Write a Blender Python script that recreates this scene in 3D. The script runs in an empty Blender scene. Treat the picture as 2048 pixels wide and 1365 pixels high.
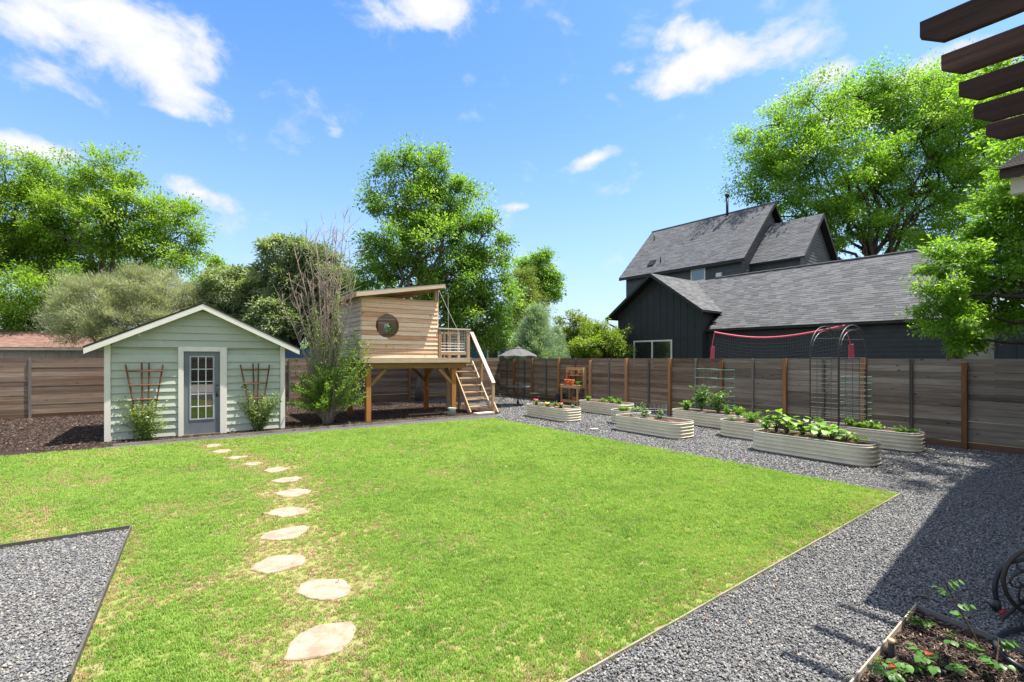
import bpy, bmesh, math, random
import numpy as np
from mathutils import Vector, Matrix

# ---------------------------------------------------------------- camera, light, exposure
S = bpy.context.scene
COL = S.collection
F, CX, HY, H = 960.0, 1024.0, 716.0, 1.85
R = math.radians
cam_d = bpy.data.cameras.new("camera"); cam = bpy.data.objects.new("camera", cam_d); COL.objects.link(cam)
cam.location = (0, 0, H); cam.rotation_euler = (R(90), 0, 0)
cam_d.sensor_width = 36; cam_d.lens = 36 * F / 2048; cam_d.shift_y = (HY - 682.5) / 2048
cam_d.clip_start = 0.05; cam_d.clip_end = 3000
S.camera = cam
S.view_settings.view_transform = 'Standard'; S.view_settings.look = 'None'
S.view_settings.exposure = 1.58; S.view_settings.gamma = 1.0
SUNV = Vector((0.353, 0.05, 1.0)).normalized()      # direction towards the sun
sd = bpy.data.lights.new("sun", 'SUN'); so = bpy.data.objects.new("sun", sd); COL.objects.link(so)
sd.energy = 3.8; sd.angle = R(0.53); sd.color = (1.0, 0.94, 0.84)
so.rotation_euler = (-SUNV).to_track_quat('-Z', 'Y').to_euler(); so.location = (5, 0, 30)
SUN_EL = math.asin(SUNV.z); SUN_AZ = math.atan2(SUNV.x, SUNV.y)

world = bpy.data.worlds.new("World"); S.world = world; world.use_nodes = True
def build_world():
    nt = world.node_tree; N = nt.nodes; L = nt.links; N.clear()
    out = N.new('ShaderNodeOutputWorld'); bg = N.new('ShaderNodeBackground'); L.new(bg.outputs[0], out.inputs[0])
    bg.inputs['Strength'].default_value = 0.099
    sky = N.new('ShaderNodeTexSky'); sky.sky_type = 'NISHITA'; sky.sun_disc = False
    sky.sun_elevation = SUN_EL; sky.sun_rotation = SUN_AZ
    sky.altitude = 100; sky.air_density = 1.0; sky.dust_density = 1.0; sky.ozone_density = 2.6
    tc = N.new('ShaderNodeTexCoord')
    nrm = N.new('ShaderNodeVectorMath'); nrm.operation = 'NORMALIZE'; L.new(tc.outputs['Generated'], nrm.inputs[0])
    def m(op, a, b=None, c=None, clamp=False):
        n = N.new('ShaderNodeMath'); n.operation = op; n.use_clamp = clamp
        for i, v in enumerate((a, b, c)):
            if v is None: continue
            if isinstance(v, (int, float)): n.inputs[i].default_value = v
            else: L.new(v, n.inputs[i])
        return n.outputs[0]
    def dot(vec, d):
        n = N.new('ShaderNodeVectorMath'); n.operation = 'DOT_PRODUCT'; L.new(vec, n.inputs[0]); n.inputs[1].default_value = d
        return n.outputs['Value']
    def noise(scale, detail, rough, stretch=(1, 1, 1), off=(0, 0, 0), dist=0.0):
        mp = N.new('ShaderNodeMapping'); L.new(nrm.outputs[0], mp.inputs[0]); mp.inputs['Scale'].default_value = stretch; mp.inputs['Location'].default_value = off
        n = N.new('ShaderNodeTexNoise'); L.new(mp.outputs[0], n.inputs['Vector'])
        n.inputs['Scale'].default_value = scale; n.inputs['Detail'].default_value = detail; n.inputs['Roughness'].default_value = rough
        n.inputs['Distortion'].default_value = dist
        return n.outputs[0]
    nz = noise(8.5, 10, 0.60, (1, 1, 1.45), (3.1, 0.4, 1.7), 0.25)
    nz2 = noise(2.3, 3, 0.5, (1, 1, 2.2), (0.3, 5.4, 2.7))
    # clouds of this sky: photo direction (x, y), half width, half height, tilt, weight
    clouds = [(230, 45, 230, 90, 8, 1.15), (320, 130, 120, 75, 20, 1.05), (70, 40, 170, 70, 0, .9), (20, 130, 130, 75, 0, .62),
              (335, 218, 60, 20, 0, .62), (55, 295, 68, 26, 4, .95), (395, 386, 78, 28, 4, .98), (880, 10, 130, 45, 0, .8),
              (1410, 128, 160, 42, -4, 1.1), (1375, 78, 55, 36, 0, .8), (1255, 140, 50, 16, 12, .62), (1185, 318, 62, 18, -14, .9),
              (1860, 150, 150, 42, 0, 1.0), (1672, 142, 50, 22, 0, .8), (1760, 200, 150, 50, 0, .9), (1560, 205, 60, 30, 0, .6), (2040, 190, 120, 60, 0, .7),
              (1487, 68, 30, 16, 0, .6), (668, 262, 26, 28, 0, .52), (1040, 414, 44, 9, 0, .55), (1600, 640, 420, 50, 0, .55)]
    acc = None
    for (px, py, hw, hh, tilt, wgt) in clouds:
        d = Vector(((px - CX) / F, 1, (HY - py) / F)); ln = d.length; d.normalize()
        e1 = Vector((d.y, -d.x, 0)).normalized(); e2 = e1.cross(d); 
        if e2.z < 0: e2 = -e2
        t = R(-tilt); a = e1 * math.cos(t) + e2 * math.sin(t); b = -e1 * math.sin(t) + e2 * math.cos(t)
        x = m('DIVIDE', dot(nrm.outputs[0], a), hw / F / ln * 1.4); y = m('DIVIDE', dot(nrm.outputs[0], b), hh / F / ln * 1.4)
        r2 = m('ADD', m('MULTIPLY', x, x), m('MULTIPLY', y, y))
        front = m('GREATER_THAN', dot(nrm.outputs[0], d), 0.0)
        v = m('MULTIPLY', m('MULTIPLY', m('SUBTRACT', 1.0, m('SQRT', r2), None, True), wgt), front)
        v = m('SMOOTH_MAX', acc, v, 0.12) if acc is not None else v
        acc = v
    # out of view and overhead, thicker unseen cloud is added for neutral fill light
    sx = N.new('ShaderNodeSeparateXYZ'); L.new(nrm.outputs[0], sx.inputs[0])
    away = m('MULTIPLY', m('SUBTRACT', 0.35, sx.outputs[1]), 4.0, None, True)
    away = m('MAXIMUM', away, m('MULTIPLY', m('SUBTRACT', sx.outputs[2], 0.64), 5.0, None, True))
    other = m('MULTIPLY', m('MULTIPLY', m('SUBTRACT', nz2, 0.36), 3.8, None, True), away)
    acc = m('MAXIMUM', acc, other)
    dens = m('ADD', m('MULTIPLY', acc, 1.35), m('MULTIPLY', m('SUBTRACT', nz, 0.5), 3.1))
    gate = m('MULTIPLY', acc, 7.0, None, True)
    mr = N.new('ShaderNodeMapRange'); mr.interpolation_type = 'SMOOTHSTEP'; L.new(dens, mr.inputs[0])
    mr.inputs[1].default_value = 0.26; mr.inputs[2].default_value = 0.95; mr.inputs[3].default_value = 0; mr.inputs[4].default_value = 0.95
    alpha = m('MULTIPLY', mr.outputs[0], gate, None, True)
    # sky colour a touch more saturated, as a clear spring noon
    hs = N.new('ShaderNodeHueSaturation'); L.new(sky.outputs[0], hs.inputs['Color']); hs.inputs['Saturation'].default_value = 1.27; hs.inputs['Hue'].default_value = .503; hs.inputs['Value'].default_value = 1.0
    mix = N.new('ShaderNodeMix'); mix.data_type = 'RGBA'; L.new(alpha, mix.inputs[0]); 
    hz = N.new('ShaderNodeMix'); hz.data_type = 'RGBA'; L.new(hs.outputs[0], hz.inputs[6]); hz.inputs[7].default_value = (2.15, 2.7, 3.35, 1)      # pale haze low in the sky, all the way round
    L.new(m('MULTIPLY', m('POWER', m('SUBTRACT', 1.0, m('MULTIPLY', m('ABSOLUTE', sx.outputs[2]), 1.62), None, True), 1.8), .88), hz.inputs[0])
    L.new(hz.outputs[2], mix.inputs[6])
    cc = N.new('ShaderNodeMix'); cc.data_type = 'RGBA'; L.new(m('POWER', m('MULTIPLY', m('SUBTRACT', dens, .85), .62, None, True), 1.5), cc.inputs[0])
    cc.inputs[6].default_value = (3.1, 3.2, 3.4, 1); cc.inputs[7].default_value = (10.0, 9.8, 9.4, 1)
    L.new(cc.outputs[2], mix.inputs[7])
    L.new(mix.outputs[2], bg.inputs['Color'])
build_world()

# ---------------------------------------------------------------- helpers
rnd = random.Random(7); rng = np.random.default_rng(11)
def G(px, py, z=0.0):
    "ground point that the photograph shows at (px, py)"
    Y = (H - z) * F / (py - HY); return Vector(((px - CX) / F * Y, Y, z))
def P(px, py, Y): return Vector(((px - CX) / F * Y, Y, H + (HY - py) / F * Y))
UA = math.atan2(0.564, 0.826)                        # the yard's own axes: U to the right and away, V to the left and away
U = Vector((math.cos(UA), math.sin(UA), 0)); V = Vector((-U.y, U.x, 0))

def tag(o, label=None, cat=None, group=None, kind=None):
    if label: o['label'] = label
    if cat: o['category'] = cat
    if group: o['group'] = group
    if kind: o['kind'] = kind
    return o
def thing(name, label, cat, loc=(0, 0, 0), rz=0.0, group=None):
    o = bpy.data.objects.new(name, None); o.empty_display_size = 0.2; COL.objects.link(o)
    o.location = loc; o.rotation_euler = (0, 0, rz); return tag(o, label, cat, group)
def link(name, me, parent=None, loc=(0, 0, 0), rot=(0, 0, 0)):
    o = bpy.data.objects.new(name, me); COL.objects.link(o); o.location = loc; o.rotation_euler = rot
    if parent is not None: o.parent = parent
    return o
def dup(root, loc=None, rz=None, label=None, group=None):
    def cp(o, par):
        c = o.copy(); COL.objects.link(c)
        if par is not None: c.parent = par
        for ch in o.children: cp(ch, c)
        return c
    r = cp(root, None)
    if loc is not None: r.location = loc
    if rz is not None: r.rotation_euler = (0, 0, rz)
    if label: r['label'] = label
    if group: r['group'] = group
    return r

class MB:
    def __init__(s): s.v = []; s.f = []
    def hexa(s, p):
        n = len(s.v); s.v += [tuple(q) for q in p]
        s.f += [(n, n+3, n+2, n+1), (n+4, n+5, n+6, n+7), (n, n+1, n+5, n+4), (n+1, n+2, n+6, n+5), (n+2, n+3, n+7, n+6), (n+3, n, n+4, n+7)]; return s
    def box(s, x0, x1, y0, y1, z0, z1):
        return s.hexa([(x0,y0,z0),(x1,y0,z0),(x1,y1,z0),(x0,y1,z0),(x0,y0,z1),(x1,y0,z1),(x1,y1,z1),(x0,y1,z1)])
    def bar(s, p0, p1, w, h, up=(0, 0, 1)):
        p0 = Vector(p0); p1 = Vector(p1); d = (p1 - p0).normalized(); up = Vector(up)
        a = d.cross(up)
        if a.length < 1e-4: a = d.cross(Vector((1, 0, 0)))
        a.normalize(); b = a.cross(d); a = a * w / 2; b = b * h / 2
        return s.hexa([p0-a-b, p0+a-b, p1+a-b, p1-a-b, p0-a+b, p0+a+b, p1+a+b, p1-a+b])
    def prism(s, poly, z0, z1, axis='z'):
        n = len(s.v); k = len(poly)
        def mk(a, b, c): return (a, b, c) if axis == 'z' else ((a, c, b) if axis == 'y' else (c, a, b))
        s.v += [mk(a, b, z0) for a, b in poly] + [mk(a, b, z1) for a, b in poly]
        s.f.append(tuple(range(n + k - 1, n - 1, -1))); s.f.append(tuple(range(n + k, n + 2 * k)))
        for i in range(k):
            j = (i + 1) % k; s.f.append((n + i, n + j, n + k + j, n + k + i))
        return s
    def tube(s, pts, r, n=6, cap=True, closed=False):
        pts = [Vector(p) for p in pts]; m = len(pts); rs = r if isinstance(r, (list, tuple)) else [r] * m
        base = len(s.v); ref = None
        for i, p in enumerate(pts):
            if closed: d = pts[(i + 1) % m] - pts[i - 1]
            else: d = pts[min(i + 1, m - 1)] - pts[max(i - 1, 0)]
            if d.length < 1e-9: d = Vector((0, 0, 1))
            d.normalize()
            if ref is None:
                ref = Vector((0, 0, 1)) if abs(d.z) < .9 else Vector((1, 0, 0))
            a = (ref - d * ref.dot(d))
            if a.length < 1e-5: a = d.orthogonal()
            a.normalize(); ref = a; b = d.cross(a)
            for k in range(n):
                t = 2 * math.pi * k / n; s.v.append(tuple(p + (a * math.cos(t) + b * math.sin(t)) * rs[i]))
        for i in range(m if closed else m - 1):
            i2 = (i + 1) % m
            for k in range(n):
                k2 = (k + 1) % n
                s.f.append((base + i*n + k, base + i*n + k2, base + i2*n + k2, base + i2*n + k))
        if cap and not closed:
            s.f.append(tuple(base + k for k in range(n - 1, -1, -1))); s.f.append(tuple(base + (m-1)*n + k for k in range(n)))
        return s
    def lathe(s, prof, n=16, c=(0, 0, 0)):
        base = len(s.v)
        for (r, z) in prof:
            for k in range(n):
                t = 2 * math.pi * k / n; s.v.append((c[0] + r * math.cos(t), c[1] + r * math.sin(t), c[2] + z))
        for i in range(len(prof) - 1):
            for k in range(n):
                k2 = (k + 1) % n; s.f.append((base + i*n + k, base + i*n + k2, base + (i+1)*n + k2, base + (i+1)*n + k))
        return s
    def mesh(s, name, mat, smooth=False):
        me = bpy.data.meshes.new(name); me.from_pydata(s.v, [], s.f); me.update()
        bm = bmesh.new(); bm.from_mesh(me); bmesh.ops.recalc_face_normals(bm, faces=bm.faces); bm.to_mesh(me); bm.free()
        if mat: me.materials.append(mat)
        if smooth: me.polygons.foreach_set('use_smooth', [True] * len(me.polygons))
        return me
    def build(s, name, mat, parent=None, smooth=False, loc=(0, 0, 0), rot=(0, 0, 0), bevel=0.0):
        o = link(name, s.mesh(name, mat, smooth), parent, loc, rot)
        if bevel:
            b = o.modifiers.new('bevel', 'BEVEL'); b.width = bevel; b.segments = 2; b.limit_method = 'ANGLE'
        return o

# ---------------------------------------------------------------- materials
MATS = {}
def mat(name):
    if name in MATS: return MATS[name], True
    m = bpy.data.materials.new(name); m.use_nodes = True; MATS[name] = m; return m, False
class NT:
    def __init__(s, m): s.t = m.node_tree; s.N = s.t.nodes; s.L = s.t.links; s.N.clear(); s.out = s.N.new('ShaderNodeOutputMaterial')
    def new(s, t): return s.N.new('ShaderNode' + t)
    def set(s, sock, v):
        if v is None: return
        if isinstance(v, (int, float, tuple, list)): sock.default_value = v
        else: s.L.new(v, sock)
    def math(s, op, a, b=None, clamp=False):
        n = s.new('Math'); n.operation = op; n.use_clamp = clamp; s.set(n.inputs[0], a); s.set(n.inputs[1], b); return n.outputs[0]
    def coord(s, kind='Object', scale=(1, 1, 1), rand=False, loc=None):
        if kind == 'World': g = s.new('NewGeometry'); o = g.outputs['Position']
        else: g = s.new('TexCoord'); o = g.outputs[kind]
        if rand:
            oi = s.new('ObjectInfo'); gm = s.new('NewGeometry')
            t = s.math('MULTIPLY', s.math('ADD', oi.outputs['Random'], gm.outputs['Random Per Island']), 91.0)
            cb = s.new('CombineXYZ'); s.set(cb.inputs[0], t); s.set(cb.inputs[1], s.math('MULTIPLY', t, 1.7)); s.set(cb.inputs[2], s.math('MULTIPLY', t, 2.3))
            va = s.new('VectorMath'); va.operation = 'ADD'; s.L.new(o, va.inputs[0]); s.L.new(cb.outputs[0], va.inputs[1]); o = va.outputs[0]
        mp = s.new('Mapping'); s.L.new(o, mp.inputs[0]); mp.inputs['Scale'].default_value = scale
        return mp.outputs[0]
    def noise(s, vec, scale=1, detail=4, rough=.55, dist=0):
        n = s.new('TexNoise'); s.set(n.inputs['Vector'], vec); n.inputs['Scale'].default_value = scale; n.inputs['Detail'].default_value = detail
        n.inputs['Roughness'].default_value = rough; n.inputs['Distortion'].default_value = dist; return n.outputs[0]
    def ramp(s, fac, stops):
        n = s.new('ValToRGB'); s.set(n.inputs[0], fac); e = n.color_ramp.elements
        while len(e) < len(stops): e.new(0.5)
        for i, (p, c) in enumerate(stops): e[i].position = p; e[i].color = (*c, 1) if len(c) == 3 else c
        return n.outputs[0]
    def mix(s, fac, a, b, mode='MIX'):
        n = s.new('Mix'); n.data_type = 'RGBA'; n.blend_type = mode; s.set(n.inputs[0], fac)
        for i, v in ((6, a), (7, b)): s.set(n.inputs[i], (*v, 1) if isinstance(v, tuple) and len(v) == 3 else v)
        return n.outputs[2]
    def mr(s, v, a, b, c=0.0, d=1.0):
        n = s.new('MapRange'); s.set(n.inputs[0], v); n.inputs[1].default_value = a; n.inputs[2].default_value = b; n.inputs[3].default_value = c; n.inputs[4].default_value = d; return n.outputs[0]
    def rand(s):
        oi = s.new('ObjectInfo'); g = s.new('NewGeometry')
        return s.math('FRACT', s.math('ADD', oi.outputs['Random'], s.math('MULTIPLY', g.outputs['Random Per Island'], 7.31)))
    def pbr(s, col, rough=.6, bump=None, bstr=.3, bdist=.01, metal=0.0, spec=.5, coat=0):
        p = s.new('BsdfPrincipled'); s.set(p.inputs['Base Color'], (*col, 1) if isinstance(col, tuple) and len(col) == 3 else col)
        s.set(p.inputs['Roughness'], rough); p.inputs['Metallic'].default_value = metal; p.inputs['Specular IOR Level'].default_value = spec
        if bump is not None:
            b = s.new('Bump'); s.set(b.inputs['Height'], bump); b.inputs['Strength'].default_value = bstr; b.inputs['Distance'].default_value = bdist; s.L.new(b.outputs[0], p.inputs['Normal'])
        s.L.new(p.outputs[0], s.out.inputs[0]); return p

def wood(name, stops, axis='x', rough=.75, scale=1.0, knots=True, vary=.35, bstr=.5, warm=None):
    "weathered board: grain along one axis of the object, each piece its own tone"
    m, ok = mat(name)
    if ok: return m
    n = NT(m); st = {'x': (1.2, 22, 22), 'y': (22, 1.2, 22), 'z': (22, 22, 1.2)}[axis]
    v = n.coord('Object', tuple(q * scale for q in st), rand=True)
    g = n.noise(v, 1.0, 7, .68, 1.2)
    v2 = n.coord('Object', tuple(q * .18 * scale for q in st), rand=True)
    g2 = n.noise(v2, 1.3, 3, .5)
    f = n.math('ADD', n.math('MULTIPLY', g, .6), n.math('MULTIPLY', g2, .4))
    f = n.math('ADD', f, n.math('MULTIPLY', n.math('SUBTRACT', n.rand(), .5), vary))
    col = n.ramp(n.mr(f, .25, .78), stops)
    if warm:
        col = n.mix(n.mr(n.noise(n.coord('Object', tuple(q * .1 for q in st), rand=True), 1, 2), .60, .74), col, warm)
    if knots:
        vo = n.new('TexVoronoi'); s3 = {'x': (4.5, 8, 8), 'y': (8, 4.5, 8), 'z': (8, 8, 4.5)}[axis]
        n.L.new(n.coord('Object', s3, rand=True), vo.inputs['Vector']); vo.inputs['Scale'].default_value = 1.0
        sc_ = n.new('SeparateColor'); n.L.new(vo.outputs['Color'], sc_.inputs[0]); k = n.math('MULTIPLY', n.mr(vo.outputs['Distance'], .09, .19, 1, 0), n.mr(sc_.outputs[0], .74, .78), True)
        col = n.mix(n.math('MULTIPLY', k, .75), col, (.018, .012, .009))
    n.pbr(col, rough, g, bstr, .004, spec=.3)
    return m
def paint(name, col, rough=.5, vary=.06, grime=.12, bscale=60, spec=.4, bstr=.15, metal=0.0):
    m, ok = mat(name)
    if ok: return m
    n = NT(m); c = n.coord('Object')
    a = n.noise(c, 1.7, 6, .65); b = n.noise(c, bscale, 3, .6)
    dark = tuple(x * (1 - grime * 2.4) for x in col)
    cc = n.mix(n.mr(a, .42, .72), col, dark)
    cc = n.mix(n.math('MULTIPLY', n.rand(), vary * 3), cc, tuple(min(1, x * (1 + vary * 3)) for x in col))
    n.pbr(cc, n.mr(a, .3, .7, rough - .08, rough + .12), b, bstr, .002, spec=spec, metal=metal)
    return m
def leafmat(name, cols, trans=.42, gloss=.35, yellow=None):
    "cols: dark, mid, light; a leaf's tone comes with its cluster and itself"
    m, ok = mat(name)
    if ok: return m
    n = NT(m); at = n.new('Attribute'); at.attribute_name = 'tone'
    stops = [(0, cols[0]), (.5, cols[1]), (1, cols[2])]
    if yellow: stops = [(0, cols[0]), (.5, cols[1]), (.93, cols[2]), (.975, yellow)]
    col = n.ramp(at.outputs['Fac'], stops)
    p = n.new('BsdfPrincipled'); n.L.new(col, p.inputs['Base Color']); p.inputs['Roughness'].default_value = .42; p.inputs['Specular IOR Level'].default_value = gloss
    t = n.new('BsdfTranslucent'); tcol = n.mix(1.0, col, (1.55, 1.75, .65, 1), 'MULTIPLY'); n.L.new(tcol, t.inputs[0])
    mx = n.new('MixShader'); mx.inputs[0].default_value = trans; n.L.new(p.outputs[0], mx.inputs[1]); n.L.new(t.outputs[0], mx.inputs[2]); n.L.new(mx.outputs[0], n.out.inputs[0])
    return m
def bark(name, a, b, scale=1.0):
    m, ok = mat(name)
    if ok: return m
    n = NT(m); v = n.coord('Object', (14 * scale, 14 * scale, 3 * scale)); g = n.noise(v, 1.5, 7, .7, .8)
    n.pbr(n.ramp(g, [(.3, a), (.7, b)]), .9, g, .9, .03, spec=.15); return m
def glass(name, tint=(.012, .014, .015), rough=.02):
    m, ok = mat(name)
    if ok: return m
    n = NT(m); w = n.noise(n.coord('Object'), 2.2, 2, .5)
    p = n.pbr(tint, rough, w, .05, .01, spec=1.0); p.inputs['IOR'].default_value = 1.75; return m

# ---------------------------------------------------------------- leaves, crowns, scatter
def leaf_object(name, C, size, axis, nrm, tone, material, parent=None, aspect=.5, fold=.18, loc=(0, 0, 0)):
    "many small folded leaves as one real mesh; C, axis, nrm: (N,3); size, tone: (N,)"
    C = np.asarray(C, float); N = len(C); size = np.asarray(size, float)[:, None]
    a = axis / (np.linalg.norm(axis, axis=1, keepdims=True) + 1e-9)
    b = np.cross(a, nrm); b /= (np.linalg.norm(b, axis=1, keepdims=True) + 1e-9); n = np.cross(b, a)
    half = size * .5
    v = np.stack([C - a * half, C + b * half * aspect + n * half * fold * 2 * aspect, C + a * half, C - b * half * aspect + n * half * fold * 2 * aspect], 1).reshape(-1, 3)
    me = bpy.data.meshes.new(name); me.vertices.add(4 * N); me.vertices.foreach_set('co', v.astype(np.float32).ravel())
    i = np.arange(N)[:, None] * 4; tri = np.concatenate([i, i + 1, i + 2, i, i + 2, i + 3], 1).astype(np.int32).ravel()
    me.loops.add(6 * N); me.loops.foreach_set('vertex_index', tri)
    me.polygons.add(2 * N); me.polygons.foreach_set('loop_start', np.arange(0, 6 * N, 3, dtype=np.int32))
    try: me.polygons.foreach_set('loop_total', np.full(2 * N, 3, np.int32))
    except Exception: pass
    at = me.attributes.new('tone', 'FLOAT', 'FACE'); at.data.foreach_set('value', np.repeat(np.clip(tone, 0, 1), 2).astype(np.float32))
    me.materials.append(material); me.update(calc_edges=True)
    return link(name, me, parent, loc)

def curve_pts(p0, p1, n=5, sag=0.0, wob=0.0):
    p0 = Vector(p0); p1 = Vector(p1); L = (p1 - p0).length; out = []
    for i in range(n):
        t = i / (n - 1); p = p0.lerp(p1, t); k = math.sin(math.pi * t)
        p = p + Vector((0, 0, sag * L * k)) + Vector((rnd.gauss(0, 1), rnd.gauss(0, 1), rnd.gauss(0, .6))) * wob * L * k
        out.append(p)
    return out

def tree(name, label, base, lobes, material, barkm, leaf=.13, ncl=160, per=260, clr=.55, trunk_r=.2, group=None, seed=1,
         fork=.35, droop=.2, aspect=.5, stuffing=.62, cat='tree', up=.8, flat=.7, limbs_n=None, tone_bias=0.0, lean=(0, 0), twig_r=.018, hollow=.45, shoots=0.0, axis_up=0.0):
    "lobes: [(centre Vector, (rx,ry,rz))] in metres. A trunk, limbs and twigs carry clusters of leaves."
    global rnd
    rnd = random.Random(seed); g = np.random.default_rng(seed)
    base = Vector(base); root = thing(name, label, cat, base, 0, group)
    vols = np.array([l[1][0] * l[1][1] * l[1][2] for l in lobes]) ** .72; vols /= vols.sum()
    cl = []; 
    for li, (c, r) in enumerate(lobes):
        k = max(3, int(round(ncl * vols[li])))
        for _ in range(k):
            d = g.normal(size=3); d /= np.linalg.norm(d); q = hollow + (1 - hollow) * g.random() ** .6
            cl.append((li, Vector((c.x + d[0] * r[0] * q, c.y + d[1] * r[1] * q, c.z + d[2] * r[2] * q))))
    mb = MB(); zlow = min(l[0].z - l[1][2] for l in lobes); ztop = max(l[0].z for l in lobes)
    fz = base.z + (ztop - base.z) * fork
    top = Vector((base.x + lean[0], base.y + lean[1], fz))
    tp = curve_pts(base, top, 6, 0, .02)
    mb.tube([p - base for p in tp], [trunk_r * (1.25 if i == 0 else 1 - .07 * i) for i in range(6)], 9)
    anchors = []
    for li, (c, r) in enumerate(lobes):
        s = tp[rnd.choice([3, 4, 5])] if limbs_n is None else tp[5]
        e = Vector((c.x, c.y, c.z + r[2] * .35))
        pts = curve_pts(s, e, 9, rnd.uniform(.0, .1), .04); r0 = trunk_r * min(.62, .3 + .5 * vols[li] ** .5)
        mb.tube([p - base for p in pts], [r0 * (1 - .85 * i / 8) + twig_r for i in range(9)], 6)
        anchors.append(pts)
    P_, A_, Nn, Sz, T_ = [], [], [], [], []
    for (li, p) in cl:
        ap = min(anchors[li][2:], key=lambda q: (q - p).length + .35 * max(0, q.z - p.z))
        mid = ap.lerp(p, .5) + Vector((0, 0, (p - ap).length * .12))
        mb.tube([ap - base, mid - base, p - base], [twig_r * 1.6, twig_r, twig_r * .35], 4, cap=False)
        n = max(12, int(per * g.uniform(.6, 1.3))); cr = clr * g.uniform(.65, 1.35)
        d = g.normal(size=(n, 3)); d /= np.linalg.norm(d, axis=1, keepdims=True); rad = cr * g.random(n)[:, None] ** stuffing
        q = d * rad * np.array([1, 1, flat]); 
        out = np.array([p.x - lobes[li][0].x, p.y - lobes[li][0].y, (p.z - lobes[li][0].z)]); out = out / (np.linalg.norm(out) + 1e-6)
        if shoots: q += out * (g.random((n, 1)) ** 2) * shoots * cr
        P_.append(q + np.array([p.x - base.x, p.y - base.y, p.z - base.z]))
        a = d * .8 + out * .5 + g.normal(size=(n, 3)) * .5; a[:, 2] += -droop + axis_up; A_.append(a)
        nn = g.normal(size=(n, 3)) * .5 + out * .35; nn[:, 2] += up; Nn.append(nn)
        Sz.append(leaf * g.uniform(.65, 1.35, n)); ct = g.normal(0, .15)
        T_.append(.5 + tone_bias + ct + g.normal(0, .075, n) + (d[:, 2] * .08))
    mb.build('trunk', barkm, root, smooth=True)
    leaf_object('crown', np.concatenate(P_), np.concatenate(Sz), np.concatenate(A_), np.concatenate(Nn), np.concatenate(T_), material, root, aspect)
    return root

def lobes_px(lst, Y, dy=1.0, seed=3):
    "lobes read off the photograph at a chosen distance, given real size and depth"
    r = random.Random(seed); out = []
    for t in lst:
        px, py, rx, ry = t[:4]; yy = Y + (t[4] if len(t) > 4 else r.uniform(-1, 1) * dy * rx * Y / F * .6)
        out.append((P(px, py, yy), (rx * yy / F, .5 * (rx + ry) * yy / F, ry * yy / F)))
    return out

def scatter(name, variants, pts, rot, scl, var, material, label=None, kind='stuff', parent=None, extra=None):
    "one object: its own mesh holds the variants; geometry nodes set copies of them on its loose points"
    nv = len(variants); verts = []; faces = []; vid = []
    for k, (v, f) in enumerate(variants):
        b = len(verts); verts += v; faces += [tuple(b + i for i in q) for q in f]; vid += [k] * len(v)
    nb = len(verts); allv = np.concatenate([np.array(verts, float), np.asarray(pts, float)])
    me = bpy.data.meshes.new(name); me.from_pydata(allv.tolist(), [], faces)
    a = me.attributes.new('vid', 'INT', 'POINT'); a.data.foreach_set('value', np.concatenate([np.array(vid), 100 + np.asarray(var)]).astype(np.int32))
    a = me.attributes.new('rot', 'FLOAT_VECTOR', 'POINT'); a.data.foreach_set('vector', np.concatenate([np.zeros((nb, 3)), rot]).astype(np.float32).ravel())
    a = me.attributes.new('scl', 'FLOAT', 'POINT'); a.data.foreach_set('value', np.concatenate([np.ones(nb), scl]).astype(np.float32))
    me.materials.append(material); o = link(name, me, parent)
    ng = bpy.data.node_groups.new(name, 'GeometryNodeTree'); ng.interface.new_socket('Geometry', in_out='INPUT', socket_type='NodeSocketGeometry'); ng.interface.new_socket('Geometry', in_out='OUTPUT', socket_type='NodeSocketGeometry')
    N = ng.nodes; L = ng.links; gi = N.new('NodeGroupInput'); go = N.new('NodeGroupOutput'); jn = N.new('GeometryNodeJoinGeometry')
    def named(n_, t):
        q = N.new('GeometryNodeInputNamedAttribute'); q.data_type = t; q.inputs['Name'].default_value = n_; return q.outputs['Attribute']
    idn = named('vid', 'INT'); ro = named('rot', 'FLOAT_VECTOR'); sc = named('scl', 'FLOAT')
    def sel(k):
        c = N.new('FunctionNodeCompare'); c.data_type = 'INT'; c.operation = 'EQUAL'; L.new(idn, c.inputs[2]); c.inputs[3].default_value = k; return c.outputs[0]
    for k in range(nv):
        s1 = N.new('GeometryNodeSeparateGeometry'); L.new(gi.outputs[0], s1.inputs[0]); L.new(sel(k), s1.inputs[1])
        s2 = N.new('GeometryNodeSeparateGeometry'); L.new(gi.outputs[0], s2.inputs[0]); L.new(sel(100 + k), s2.inputs[1])
        ip = N.new('GeometryNodeInstanceOnPoints'); L.new(s2.outputs[0], ip.inputs['Points']); L.new(s1.outputs[0], ip.inputs['Instance'])
        er = N.new('FunctionNodeEulerToRotation'); L.new(ro, er.inputs[0]); L.new(er.outputs[0], ip.inputs['Rotation']); L.new(sc, ip.inputs['Scale']); L.new(ip.outputs[0], jn.inputs[0])
    L.new(jn.outputs[0], go.inputs[0]); md = o.modifiers.new('scatter', 'NODES'); md.node_group = ng
    return tag(o, label, None, None, kind)

def inside(poly, x, y):
    r = np.zeros(len(x), bool); n = len(poly); j = n - 1
    for i in range(n):
        xi, yi = poly[i][:2]; xj, yj = poly[j][:2]
        c = ((yi > y) != (yj > y)) & (x < (xj - xi) * (y - yi) / (yj - yi + 1e-12) + xi); r ^= c; j = i
    return r
def dist_seg(x, y, a, b):
    ax, ay = a[0], a[1]; dx, dy = b[0] - ax, b[1] - ay; t = np.clip(((x - ax) * dx + (y - ay) * dy) / (dx * dx + dy * dy), 0, 1)
    return np.hypot(x - ax - t * dx, y - ay - t * dy)

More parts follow.
